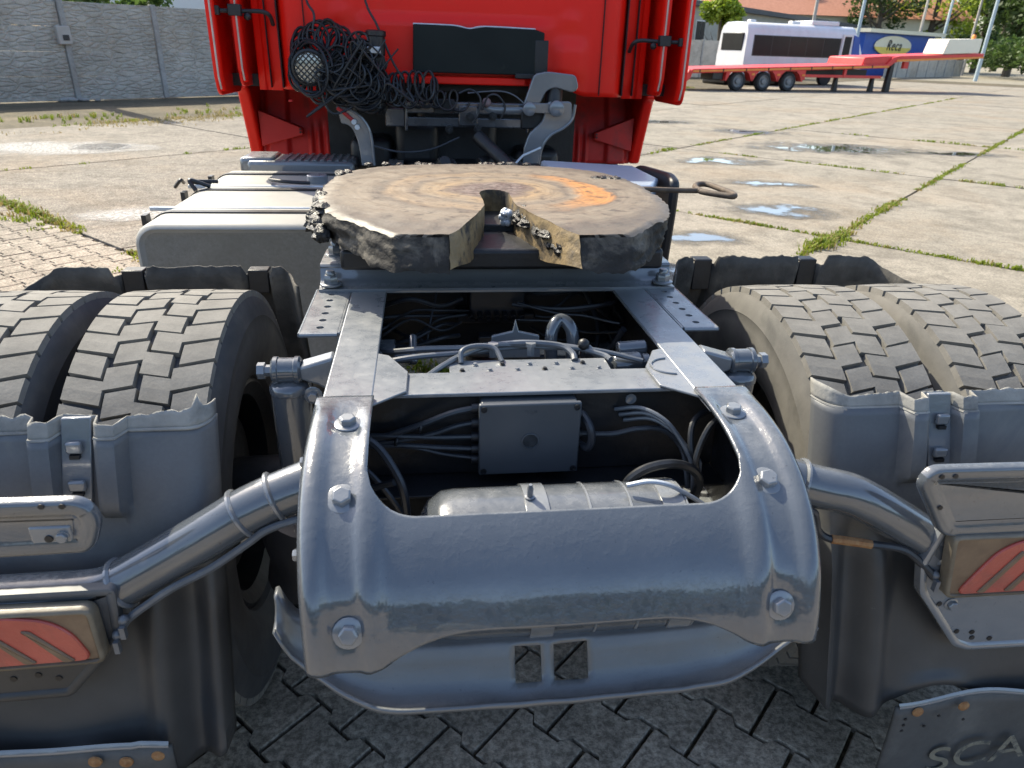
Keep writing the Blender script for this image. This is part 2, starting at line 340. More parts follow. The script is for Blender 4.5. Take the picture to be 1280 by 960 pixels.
def concrete(name, c1, c2, stain, slab=True, agg=.5):
    m, nt, b, co = base(name, 'Object')
    geo = N(nt, 'NewGeometry'); co = geo.outputs['Position']
    big = noi(nt, co, .55, 6, .6, .3); col = ramp(nt, big, [(.3, c1), (.7, c2)])
    dk_ = ramp(nt, noi(nt, co, .8, 9, .74, 1.0), [(.52, (0, 0, 0)), (.64, (1, 1, 1))]); col = mix(nt, math_(nt, 'MULTIPLY', dk_, .45), col, tuple(v*.72 for v in stain))
    if slab:
        oi = N(nt, 'ObjectInfo'); col = mix(nt, .35, col, ramp(nt, oi.outputs['Random'], [(0, c1), (1, c2)]))
    st = ramp(nt, noi(nt, co, 1.7, 8, .72, .8), [(.45, (0, 0, 0)), (.63, (1, 1, 1))]); col = mix(nt, math_(nt, 'MULTIPLY', st, .8), col, stain)
    rust = ramp(nt, noi(nt, co, .33, 7, .68, .5), [(.5, (0, 0, 0)), (.66, (1, 1, 1))]); col = mix(nt, math_(nt, 'MULTIPLY', rust, .35), col, (.29, .21, .13))
    v = N(nt, 'TexVoronoi', Scale=85.0); nt.links.new(co, v.inputs['Vector'])
    sp = ramp(nt, noi(nt, co, 55, 4, .75), [(.40, (.42, .42, .42)), (.6, (1.38, 1.38, 1.38))]); col = mix(nt, agg, col, sp, 'MULTIPLY')
    sp2 = ramp(nt, noi(nt, co, 11, 6, .75), [(.36, (.62, .62, .62)), (.66, (1.22, 1.22, 1.22))]); col = mix(nt, agg, col, sp2, 'MULTIPLY')
    nt.links.new(col, b.inputs['Base Color']); b.inputs['Roughness'].default_value = .9; b.inputs['Specular IOR Level'].default_value = .25
    p = bump(nt, b, noi(nt, co, 55, 5, .75), .5*agg+.15, .012); bump(nt, b, noi(nt, co, 4, 6, .6), .25, .04, p)
    return m
MT['slab'] = concrete('yard_concrete', (.255, .23, .185), (.32, .288, .235), (.17, .152, .122))
MT['slab_rough'] = concrete('coarse_yard_concrete', (.235, .21, .172), (.315, .283, .235), (.165, .148, .122), True, .95)
MT['dirt'] = concrete('joint_dirt', (.10, .085, .055), (.16, .135, .09), (.07, .06, .04), False, .8)
MT['far_ground'] = concrete('far_ground', (.26, .235, .185), (.31, .28, .22), (.2, .185, .13), False, .4)
MT['paver'] = concrete('grey_paver', (.30, .265, .212), (.40, .352, .285), (.225, .198, .158), True, .75)
MT['conc_wall'] = concrete('cast_concrete', (.47, .435, .375), (.55, .51, .445), (.36, .335, .29), True, .3)
MT['conc_post'] = concrete('cast_post', (.36, .355, .34), (.44, .43, .41), (.3, .29, .27), False, .3)
def wall_mat():
    m = MT['conc_wall'].copy(); m.name = 'stone_pattern_concrete'; nt = m.node_tree; b = nt.nodes['Principled BSDF']
    tc = N(nt, 'TexCoord'); mp = N(nt, 'Mapping'); mp.inputs['Scale'].default_value = (3.2, 1, 9.5); nt.links.new(tc.outputs['Object'], mp.inputs['Vector'])
    v = N(nt, 'TexVoronoi', Scale=1.0, feature='DISTANCE_TO_EDGE'); v.inputs['Randomness'].default_value = .9; nt.links.new(mp.outputs[0], v.inputs['Vector'])
    h = ramp(nt, v.outputs['Distance'], [(0, (0, 0, 0)), (.12, (.8, .8, .8)), (.4, (1, 1, 1))])
    p = bump(nt, b, h, .8, .03); bump(nt, b, noi(nt, tc.outputs['Object'], 14, 6, .7), .6, .02, p); return m
MT['stone_panel'] = wall_mat()
def leaf_mat(name, c1, c2):
    m, nt, b, co = base(name)
    geo = N(nt, 'NewGeometry'); n = noi(nt, geo.outputs['Position'], 1.3, 3)
    col = mix(nt, math_(nt, 'MULTIPLY', N(nt, 'ObjectInfo').outputs['Random'], .25), ramp(nt, n, [(.3, c1), (.7, c2)]), c2)
    nt.links.new(col, b.inputs['Base Color']); b.inputs['Roughness'].default_value = .6
    b.inputs['Transmission Weight'].default_value = 0
    t = N(nt, 'BsdfTranslucent'); nt.links.new(col, t.inputs['Color']); mx = N(nt, 'MixShader'); mx.inputs[0].default_value = .4
    nt.links.new(b.outputs[0], mx.inputs[1]); nt.links.new(t.outputs[0], mx.inputs[2]); nt.links.new(mx.outputs[0], nt.nodes['Material Output'].inputs['Surface'])
    return m
MT['grass'] = leaf_mat('joint_grass', (.12, .20, .012), (.24, .28, .025))
MT['grass_dry'] = leaf_mat('dry_grass', (.26, .20, .07), (.32, .26, .10))
MT['leaf_a'] = leaf_mat('bright_leaf', (.16, .25, .015), (.34, .40, .04))
MT['leaf_b'] = leaf_mat('dark_leaf', (.03, .06, .014), (.07, .115, .026))
MT['leaf_c'] = leaf_mat('mid_leaf', (.05, .1, .02), (.1, .16, .035))
MT['bark'] = surf('bark', (.07, .055, .04), (.12, .1, .075), 6, (.8, .95), bstr=.6, bscale=20, bdist=.03)
MT['bus_white'] = surf('dusty_white_bus', (.60, .60, .61), (.7, .7, .71), 1.2, (.3, .4), coat=.3, bstr=.03, dirt=(.5, .42, .42), dscale=1, dlo=.55, dhi=.9)
MT['bus_glass'] = surf('dark_bus_glass', (.008, .009, .011), (.013, .015, .017), 2, (.25, .35), bstr=.02, spec=.2)
MT['tr_red'] = surf('faded_trailer_red', (.62, .035, .03), (.70, .055, .045), 1.5, (.4, .5), bstr=.05, dirt=(.5, .1, .08), dscale=2, dlo=.6, dhi=.85)
MT['tr_orange'] = surf('orange_marker', (.75, .22, .03), (.82, .3, .05), 3, (.4, .5), bstr=.05)
MT['white_board'] = surf('cream_board', (.8, .74, .58), (.86, .8, .64), 2, (.5, .6), bstr=.05)
MT['far_render'] = surf('grey_render', (.33, .33, .29), (.4, .395, .35), 1, (.8, .9), bstr=.1, dirt=(.27, .265, .23), dscale=.6)
MT['far_white'] = surf('white_render', (.62, .63, .62), (.7, .71, .7), 1, (.7, .8), bstr=.05)
MT['roof_red'] = surf('red_roof_tile', (.36, .15, .085), (.46, .21, .13), 3, (.7, .85), bstr=.5, bscale=8, bdist=.05)
MT['roof_dark'] = surf('dark_roof_edge', (.06, .065, .07), (.09, .095, .1), 3, (.6, .8), bstr=.1)
MT['blue'] = surf('blue_board', (.012, .06, .32), (.018, .08, .38), 2, (.4, .5), bstr=.05)
MT['yellow'] = surf('yellow_sign', (.72, .56, .10), (.78, .62, .13), 2, (.4, .5), bstr=.05)
MT['cream'] = surf('cream_sign', (.70, .66, .50), (.76, .72, .56), 2, (.4, .5), bstr=.05)
MT['pole'] = surf('pale_blue_grey_pole', (.36, .44, .48), (.46, .54, .57), 4, (.4, .55), bstr=.08)
MT['pole_con'] = surf('concrete_pole', (.38, .35, .31), (.46, .43, .39), 4, (.8, .9), bstr=.2)
def puddle_mat():
    m, nt, b, co = base('shallow_water', 'Generated')
    mp = N(nt, 'Mapping'); mp.inputs['Location'].default_value = (-.5, -.5, 0); mp.inputs['Scale'].default_value = (1, 1, 0); nt.links.new(co, mp.inputs['Vector'])
    ln = N(nt, 'VectorMath', operation='LENGTH'); nt.links.new(mp.outputs[0], ln.inputs[0])
    geo = N(nt, 'NewGeometry'); n = noi(nt, geo.outputs['Position'], 2.6, 6, .65)
    d = math_(nt, 'ADD', math_(nt, 'MULTIPLY', ln.outputs['Value'], 1.9), math_(nt, 'MULTIPLY', math_(nt, 'SUBTRACT', n, .5), 2.2))
    wet = ramp(nt, d, [(.45, (1, 1, 1)), (.92, (0, 0, 0))]); water = ramp(nt, d, [(.22, (1, 1, 1)), (.5, (0, 0, 0))])
    b.inputs['Base Color'].default_value = (.085, .075, .058, 1)
    r = mix(nt, water, (.55, .55, .55), (.02, .02, .02)); nt.links.new(r, b.inputs['Roughness'])
    nt.links.new(math_(nt, 'MULTIPLY', water, .95), b.inputs['Coat Weight']); b.inputs['Coat Roughness'].default_value = .02; b.inputs['Coat IOR'].default_value = 1.35
    t = N(nt, 'BsdfTransparent'); mx = N(nt, 'MixShader'); nt.links.new(math_(nt, 'MULTIPLY', wet, .72), mx.inputs[0])
    mx2 = math_(nt, 'MAXIMUM', math_(nt, 'MULTIPLY', wet, .5), water); nt.links.new(mx2, mx.inputs[0])
    nt.links.new(t.outputs[0], mx.inputs[1]); nt.links.new(b.outputs[0], mx.inputs[2]); nt.links.new(mx.outputs[0], nt.nodes['Material Output'].inputs['Surface'])
    return m
MT['puddle'] = puddle_mat()
def patch_mat():
    m, nt, b, co = base('pale_dried_silt', 'Generated')
    mp = N(nt, 'Mapping'); mp.inputs['Location'].default_value = (-.5, -.5, 0); mp.inputs['Scale'].default_value = (1, 1, 0); nt.links.new(co, mp.inputs['Vector'])
    ln = N(nt, 'VectorMath', operation='LENGTH'); nt.links.new(mp.outputs[0], ln.inputs[0]); geo = N(nt, 'NewGeometry'); n = noi(nt, geo.outputs['Position'], 2.2, 7, .7)
    d = math_(nt, 'ADD', math_(nt, 'MULTIPLY', ln.outputs['Value'], 1.9), math_(nt, 'MULTIPLY', math_(nt, 'SUBTRACT', n, .5), 1.6))
    b.inputs['Base Color'].default_value = (.46, .455, .43, 1); b.inputs['Roughness'].default_value = .9
    t = N(nt, 'BsdfTransparent'); mx = N(nt, 'MixShader'); nt.links.new(math_(nt, 'MULTIPLY', ramp(nt, d, [(.3, (1, 1, 1)), (.85, (0, 0, 0))]), ramp(nt, noi(nt, geo.outputs['Position'], 26, 3), [(.35, (.25, .25, .25)), (.65, (.95, .95, .95))])), mx.inputs[0])
    nt.links.new(t.outputs[0], mx.inputs[1]); nt.links.new(b.outputs[0], mx.inputs[2]); nt.links.new(mx.outputs[0], nt.nodes['Material Output'].inputs['Surface']); return m
MT['silt'] = patch_mat()
# ------------------------------------------------------------------ the tractor unit
truck = empty('truck', TRUCK_M)
tag(truck, 'red tractor truck seen from behind, freshly painted grey chassis, no trailer', 'truck')
def part(name, mb, m, parent=None, **kw):
    return make_obj(name, mb, MT[m] if isinstance(m, str) else [MT[k] for k in m], parent or truck, **kw)

# ---- frame rails (C sections, webs outside)
ZR = .984
for s in (-1, 1):
    mb = MB(); t = .009
    poly = [(.385, ZR), (.385, ZR-.27), (.297, ZR-.27), (.297, ZR-.27+t), (.385-t, ZR-.27+t), (.385-t, ZR-t), (.297, ZR-t), (.297, ZR)]
    if s < 0: poly = [(-x, z) for x, z in poly][::-1]
    mb.prism(poly, 'y', 1.075, 5.6)
    r = part('frame_rail', mb, 'paint', bevel=.003)
    mb = MB(); mb.box((s*.3755-.0005, 1.0, ZR-.258), (s*.3755+.0005, 3.6, ZR-.011)); part('web_black_sheet', mb, 'black_steel', r, smooth=0)  # thin black sheet on the inner face of the rail web

# ---- rear end beam: one pressing, rolled over the rail ends
PROF = spl([(0, 1.150, .9865), (0, 1.06, .986), (0, .975, .973), (0, .905, .946), (0, .845, .908), (0, .80, .860), (0, .775, .810), (0, .762, .77), (0, .756, .73), (0, .754, .70)], 12)
CUM = [0]
for i in range(1, len(PROF)): CUM.append(CUM[-1]+(PROF[i]-PROF[i-1]).length)
def prof(s):
    y = pw(CUM, [p.y for p in PROF], s); z = pw(CUM, [p.z for p in PROF], s)
    y2 = pw(CUM, [p.y for p in PROF], s+.01); z2 = pw(CUM, [p.z for p in PROF], s+.01)
    y1 = pw(CUM, [p.y for p in PROF], s-.01); z1 = pw(CUM, [p.z for p in PROF], s-.01)
    d = Vector((0, y2-y1, z2-z1)).normalized(); return Vector((0, y, z)), Vector((0, d.z, -d.y))
def s_at_z(z):
    for i in range(len(PROF)-1):
        if PROF[i+1].z <= z: return lerp(CUM[i], CUM[i+1], (PROF[i].z-z)/(PROF[i].z-PROF[i+1].z))
    return CUM[-1]
def s_at_y(y):
    for i in range(len(PROF)-1):
        if PROF[i+1].y <= y: return lerp(CUM[i], CUM[i+1], (PROF[i].y-y)/(PROF[i].y-PROF[i+1].y))
S_C = s_at_y(.872); RC = .075; XI = .294; LT = CUM[-1]
side = [(.391, -.08), (.392, -.06), (.392, -.04), (.392, -.025), (.3915, -.014), (.3895, -.005), (.386, .001), (.381, .0048), (.375, .006), (.369, .0055), (.363, .003), (.357, -.001), (.351, -.0035), (.345, -.0042),
        (.337, -.0045), (.329, -.0045), (.321, -.0043), (.314, -.003), (.309, -.0005), (.304, .002), (.299, .003), (XI, .0028)]
cent = [(.289, .002), (.284, .0005), (.279, -.002), (.273, -.005), (.267, -.007), (.260, -.008), (.25, -.0085), (.24, -.0085), (.23, -.0085), (.222, -.0085), (.21, -.0085), (.195, -.0085), (.175, -.0085), (.15, -.0085), (.12, -.0085), (.08, -.0085), (.04, -.0085), (0, -.0085)]
BOLT_S = [s_at_y(1.058), s_at_y(.900), s_at_z(.803)]; BOLT_X = [.332, .33, .327]
def beam_pt(x, off, s):
    p, n = prof(s); k = 1-.035*sstep(.2, LT, s); ax = abs(x)
    fade = 1-.35*sstep(.42, LT, s)
    o = off*fade*sstep(.0, .10, s) if off > -.012 else off
    for bs, bx, dp in zip(BOLT_S, BOLT_X, (.005, .001, .0065)):
        d2 = (ax-bx)**2+(s-bs)**2; o -= dp*math.exp(-d2/.0011)
    nz = noise.noise(Vector((x*9, s*9, 3)))*.0011+noise.noise(Vector((x*33, s*33, 8)))*.00035
    q = p+n*(o+nz); return Vector((x*k, q.y, q.z))
def s_top(x):
    ax = abs(x)
    if ax >= XI: return S_C-RC
    if ax > XI-RC: return S_C-RC*(1-math.sqrt(max(0, 1-((ax-(XI-RC))/RC)**2)))
    return S_C
def s_bot(x):
    return s_at_z(pw([0, .12, .16, .2, .225, .25, .275, .30, .39], [.792, .7935, .793, .786, .778, .766, .752, .744, .746], abs(x)))
cols = [(-x, o) for x, o in side] + [(-x, o) for x, o in cent] + [(x, o) for x, o in cent[::-1][1:]] + [(x, o) for x, o in side[::-1]]
mb = MB(); NU, NL = 34, 46
mb.grid([[beam_pt(x, o, lerp(s_top(x), s_bot(x), i/NL)) for x, o in cols] for i in range(NL+1)])
for sg in (-1, 1):
    sc = [(sg*x, o) for x, o in side]
    mb.grid([[beam_pt(x, o, lerp(0, S_C-RC, i/NU)) for x, o in sc] for i in range(NU+1)])
beam = weld(part('rear_crossmember', mb, 'paint_lumpy', smooth=60, solid=.008, offset=0), 2e-5)
beam['label'] = 'lumpy grey painted end beam rolled over the rail ends'
for s in (-1, 1):
    for bs, bx, rr in zip(BOLT_S, BOLT_X, (.0145, .0155, .0145)):
        p, n = prof(bs); k = 1-.035*sstep(.2, LT, bs)
        mb = MB(); mb.hexbolt(Vector((s*bx*k, p.y, p.z))+n*(-.004), n, rr, .012, 1.6); part('bolt', mb, 'paint', beam, bevel=.001)
    for yy, zz in ((1.03, .93), (.90, .845)):
        mb = MB(); mb.hexbolt((s*.393, yy, zz), (s, 0, 0), .010, .012, 1.5); part('side_bolt', mb, 'paint', beam)

# ---- crossmember behind it with gussets
mb = MB(); mb.prism([(1.178, .968), (1.178, .976), (1.275, .976), (1.275, .968)], 'x', -.297, .297)
cm = part('crossmember', mb, 'paint', bevel=.002)
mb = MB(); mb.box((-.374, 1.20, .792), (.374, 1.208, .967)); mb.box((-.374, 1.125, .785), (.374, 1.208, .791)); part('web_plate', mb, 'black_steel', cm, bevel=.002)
for s in (-1, 1):
    mb = MB(); poly = [(.30, 1.125), (.238, 1.181), (.236, 1.268), (.275, 1.352), (.30, 1.365)]
    poly = [(s*x, y) for x, y in poly]
    if s < 0: poly = poly[::-1]
    mb.prism(poly[::-1], 'z', .9775, .9825) ; part('gusset', mb, 'paint', cm, bevel=.0015)
mb = MB(); pts = [( .292+.045*math.cos(a), 1.265+.04*math.sin(a), .984) for a in [rad(95+k*14) for k in range(13)]]; mb.tube(pts, .0025, 6); part('weld_bead', mb, 'paint', cm)

# ---- junction box with cables
Y0 = 1.15
mb = MB(); mb.box((-.104, 1.158, .822), (.078, 1.2, .962)); jb = part('junction_box', mb, 'box_plastic', bevel=.004)
jb['label'] = 'overpainted grey plastic junction box with a round boss'
mb = MB(); mb.box((-.108, 1.146, .818), (.082, 1.158, .966)); part('lid', mb, 'box_plastic', jb, bevel=.003)
mb = MB(); mb.lathe([(.0165, 0), (.0165, .0025), (.0145, .003), (.0142, .0005), (0.0005, .0005)], (-.012, 1.1465, .889), (0, -1, 0), 28, cap=False); part('boss', mb, 'box_plastic', jb)
for x in (-.099, .073):
    for z in (.827, .957):
        mb = MB(); mb.lathe([(.006, 0), (.006, .0022), (.0045, .0025), (.0038, .0008), (.0003, .0008)], (x, 1.1462, z), (0, -1, 0), 14, cap=False); part('screw', mb, 'black_steel', jb)
import bpy as _b
def text_obj(name, body, size, M, mat, parent, ext=.0004, shear=0, spacing=1, scale_x=1):
    cu = bpy.data.curves.new(name, 'FONT'); cu.body = body; cu.size = size; cu.extrude = ext; cu.shear = shear; cu.space_character = spacing
    cu.align_x = 'CENTER'; cu.align_y = 'CENTER'
    o = bpy.data.objects.new(name, cu); COL.objects.link(o); bpy.context.view_layer.update()
    dg = bpy.context.evaluated_depsgraph_get(); me = bpy.data.meshes.new_from_object(o.evaluated_get(dg)); bpy.data.objects.remove(o)
    me.transform(M @ Matrix.Diagonal((scale_x, 1, 1, 1))); me.materials.clear(); me.materials.append(MT[mat])
    o = bpy.data.objects.new(name, me); COL.objects.link(o); o.parent = parent; return o
RX90 = Matrix.Rotation(rad(90), 4, 'X')
text_obj('lettering', 'TOP', .012, Matrix.Translation((-.012, 1.1458, .948)) @ RX90, 'box_plastic', jb)
glL = [(-.112, .948), (-.112, .918), (-.112, .888), (-.112, .862), (-.112, .84)]
for i, (x, z) in enumerate(glL):
    mb = MB(); mb.cyl((x-.008, 1.172, z), (x+.012, 1.172, z), .009, 12); part('cable_gland', mb, 'black_plastic', jb)
for z in (.93, .887, .865):
    mb = MB(); mb.cyl((.07, 1.172, z), (.092, 1.172, z), .009, 12); part('cable_gland', mb, 'black_plastic', jb)
def cable(pts, r, m='cable', n=8, name='cable', parent=None, k=6):
    mb = MB(); mb.tube(spl(pts, k), r, n); return part(name, mb, m, parent)
cable([(-.115, 1.172, .948), (-.16, 1.168, .94), (-.22, 1.17, .915), (-.29, 1.18, .888), (-.36, 1.19, .87)], .0062)
cable([(-.115, 1.172, .918), (-.15, 1.17, .912), (-.19, 1.172, .897), (-.24, 1.175, .885), (-.32, 1.18, .872)], .005)
cable([(-.115, 1.172, .888), (-.18, 1.172, .889), (-.25, 1.173, .893), (-.34, 1.18, .895)], .005)
cable([(-.115, 1.172, .862), (-.18, 1.170, .868), (-.25, 1.172, .874), (-.34, 1.18, .87)], .0052)
cable([(-.115, 1.172, .842), (-.17, 1.172, .852), (-.22, 1.173, .866), (-.3, 1.18, .876)], .004)
cable([(.09, 1.172, .887), (.15, 1.165, .888), (.2, 1.16, .9), (.25, 1.158, .895), (.285, 1.14, .86), (.29, 1.10, .80)], .0055)
cable([(.09, 1.172, .93), (.1, 1.15, .915), (.105, 1.145, .89), (.1, 1.15, .868), (.088, 1.172, .865)], .0075)
cable([(-.36, 1.13, .94), (-.295, 1.10, .92), (-.255, 1.07, .87), (-.243, 1.06, .82), (-.24, 1.06, .74)], .0075)
cable([(-.36, 1.12, .80), (-.3, 1.10, .83), (-.262, 1.08, .852)], .0065)
cable([(-.37, 1.17, .86), (-.32, 1.15, .84), (-.28, 1.13, .80), (-.25, 1.12, .75)], .006)
# looped black connector cable on the right
cable([(.155, 1.06, .815), (.148, 1.05, .835), (.155, 1.045, .862), (.185, 1.045, .883), (.23, 1.05, .887), (.27, 1.055, .872), (.292, 1.06, .84), (.29, 1.07, .80), (.285, 1.08, .74)], .0085, 'cable_black')
cable([(.36, 1.12, .95), (.315, 1.10, .935), (.288, 1.08, .88), (.295, 1.07, .83), (.29, 1.06, .78)], .006, 'cable_black')
cable([(.35, 1.17, .94), (.295, 1.13, .93), (.283, 1.10, .89), (.296, 1.09, .85), (.293, 1.08, .80)], .006, 'cable_black')
for k in range(3):
    cable([(.16+.01*k, 1.196, .925-.012*k), (.20+.012*k, 1.165, .942-.012*k), (.235+.012*k, 1.13, .935-.014*k), (.262+.01*k, 1.11, .905-.012*k), (.285+.008*k, 1.09, .86), (.292, 1.08, .80)], .0042, 'cable_grey')
cable([(.13, .985, .888), (.165, .98, .897), (.2, .975, .892), (.24, .975, .868), (.27, .98, .845)], .0045, 'galv')
mb = MB(); mb.lathe([(.012, 0), (.0135, .004), (.0135, .012), (.0115, .014), (.0145, .018), (.0145, .034), (.0115, .038), (.0125, .06), (.0105, .08), (.006, .085)], (.157, 1.05, .818), (.97, .05, .08), 18); part('plug_connector', mb, 'black_plastic')
for (x, z) in ((-.215, .912), (-.26, .886), (.245, .905), (.27, .88)):
    mb = MB(); mb.lathe([(.0085, -.002), (.0095, 0), (.0085, .002)], (x, 1.167, z), (1, 0, -.3), 12); part('cable_tie', mb, 'black_plastic')
mb = MB(); mb.lathe([(.011, 0), (.011, .002), (.0005, .002)], (.19, 1.199, .945), (0, -1, 0), 16, cap=False); part('web_plug', mb, 'paint')

# ---- air tank below the end beam
mb = MB(); R = .13; c = (-.232, .985, .742)
mb.lathe([(.001, 0), (.045, .003), (.085, .012), (.112, .028), (.127, .05), (R, .072), (R, .424), (.127, .446), (.112, .468), (.085, .484), (.045, .493), (.001, .496)], c, (1, 0, 0), 56, cap=False)
tk = part('air_tank', mb, 'paint_gloss', smooth=50); tk['label'] = 'grey painted compressed air tank slung under the end beam'
for x in (-.045, .185):
    mb = MB(); mb.lathe([(R+.0005, 0), (R+.0035, .0005), (R+.0035, .0385), (R+.0005, .039)], (x, c[1], c[2]), (1, 0, 0), 56, cap=False); part('tank_strap', mb, 'paint', tk)
mb = MB(); mb.lathe([(.009, 0), (.009, .006), (.0055, .007), (.0055, .022), (.003, .03)], (-.036, .98, c[2]+R+.001), (0, -.1, 1), 10); part('strap_stud', mb, 'paint', tk)
for x in (-.037, -.012):
    mb = MB(); mb.hexbolt((x, .92, c[2]+.1145), (0, -.5, .87), .006, .006, 1.3); part('strap_bolt', mb, 'paint', tk)
for x in (.20, .225, .13, .06):
    mb = MB(); mb.lathe([(R+.0004, 0), (R+.0022, .001), (R+.0022, .004), (R+.0004, .005)], (x, c[1], c[2]), (1, 0, 0), 56, cap=False); part('weld_seam', mb, 'paint', tk)

# ---- lower cross pan with two slots
def pan_z(x):
    return pw([-.44, -.434, -.42, -.39, -.345, -.29, -.2, 0, .2, .29, .36, .40, .45, .50], [.72, .70, .672, .645, .62, .604, .598, .597, .603, .612, .622, .632, .65, .675], x)
xs = [-.44+.895*i/80 for i in range(81)]
for hx in (-.07, -.027, -.006, .05):
    j = min(range(81), key=lambda k: abs(xs[k]-hx)); xs[j] = hx
rows = []
LIP = [(-.012, .012), (-.010, .003), (-.004, -.001), (.006, .002), (.014, .006), (.022, .012), (.028, .022), (.033, .030), (.041, .046), (.05, .064), (.055, .07), (.065, .074), (.10, .075)]
for i, (dy, dz) in enumerate(LIP):
    row = []
    for x in xs:
        e = sstep(.25, .45, abs(x)); wob = noise.noise(Vector((x*14, i*.2, 1)))*.004
        row.append(Vector((x, .81+dy*(1-.5*e)+.06*e, pan_z(x)+.009+dz*(1-.45*e)+wob)))
    rows.append(row)
def slot(i, j):
    x = (xs[j]+xs[j+1])/2; return 5 <= i <= 8 and (-.07 < x < -.027 or -.006 < x < .05)
mb = MB(); mb.grid(rows, slot)
pan = part('lower_cross_pan', mb, 'pan_paint', smooth=50, solid=.006, offset=-1); pan['label'] = 'curved grey lower pan with two square slots'

# ---- coupling mounting plate (corrugated) on the rails
mb = MB()
poly = [(1.775, .986), (1.80, .988), (1.825, 1.0), (1.838, 1.028), (1.85, 1.036), (1.98, 1.036), (2.0, 1.03), (2.02, 1.0), (2.04, .994), (2.55, .994), (2.6, 1.03), (2.78, 1.036), (2.8, .99)]
rows = [[Vector((x, y, z)) for x in (-.466, -.46, -.2, 0, .2, .46, .466)] for y, z in spl([(0, a, b) for a, b in poly], 4) for y, z in [(Vector((0, 0, 0)).y, 0)]] if False else None
P2 = [(p.y, p.z) for p in spl([(0, a, b) for a, b in poly], 4)]
mb.grid([[Vector((x, y, z)) for x in (-.466, -.3, 0, .3, .466)] for y, z in P2])
mp_ = part('mounting_plate', mb, 'paint', smooth=50, solid=.011, bevel=.002)
for s in (-1, 1):
    for y, z, rr in ((1.795, .998, .019), (1.93, 1.040, .018), (2.68, 1.04, .018)):
        mb = MB(); mb.hexbolt((s*.437, y, z), (0, 0, 1), rr, .02, 1.45); mb.lathe([(rr*.62, .02), (rr*.62, .034), (rr*.5, .037)], (s*.437, y, z), (0, 0, 1), 12); part('bolt', mb, 'paint', mp_)
    # rail angles with holes
    mb = MB(); y = 1.483; x0, x1 = (.392, .472); cells = [(1.483, 1.497, 0)]
    for k in range(6): cells += [(1.497+k*.048, 1.497+k*.048+.04, .0085), (1.537+k*.048, 1.545+k*.048, 0)]
    if s < 0: x0, x1 = -x1, -x0
    plate_holes(mb, x0, x1, .984, cells)
    a = part('perforated_angle', mb, 'paint', solid=.008, offset=-1, smooth=0); weld(a)
    mb = MB(); mb.box((min(s*.386, s*.394), 1.486, .74), (max(s*.386, s*.394), 1.80, .983)); part('angle_web', mb, 'paint', a, bevel=.002)
    mb = MB(); mb.tube([(s*.472, 1.483, .979), (s*.472, 1.8, .979)], .0055, 8); mb.tube([(s*.472, 1.4835, .979), (s*.392, 1.4835, .979)], .0055, 8); part('rolled_edge', mb, 'paint', a)

# ---- fifth wheel
fw = MB(); ZT = 1.19
def outline():
    half = [(0, 2.645), (.12, 2.64), (.25, 2.615), (.36, 2.555), (.43, 2.465), (.468, 2.34), (.48, 2.2), (.478, 2.02), (.465, 1.90), (.435, 1.79), (.40, 1.712), (.35, 1.655), (.31, 1.60), (.265, 1.548), (.145, 1.545)]
    v = [(.122, 1.585), (.075, 1.72), (.042, 1.85), (.04, 1.90), (.042, 2.03), (.034, 2.06), (.018, 2.08), (0, 2.086)]
    return half, v
half, vv = outline()
def dens(pts, d=.022):
    out = []
    for a, b in zip(pts[:-1], pts[1:]):
        n = max(1, int(math.dist(a, b)/d))
        out += [(lerp(a[0], b[0], k/n), lerp(a[1], b[1], k/n)) for k in range(n)]
    return out+[pts[-1]]
R_out = dens(half, .012); R_v = dens(vv)
ring_o = R_out + [(-x, y) for x, y in R_out[::-1][:-1]][0:-0 or None]
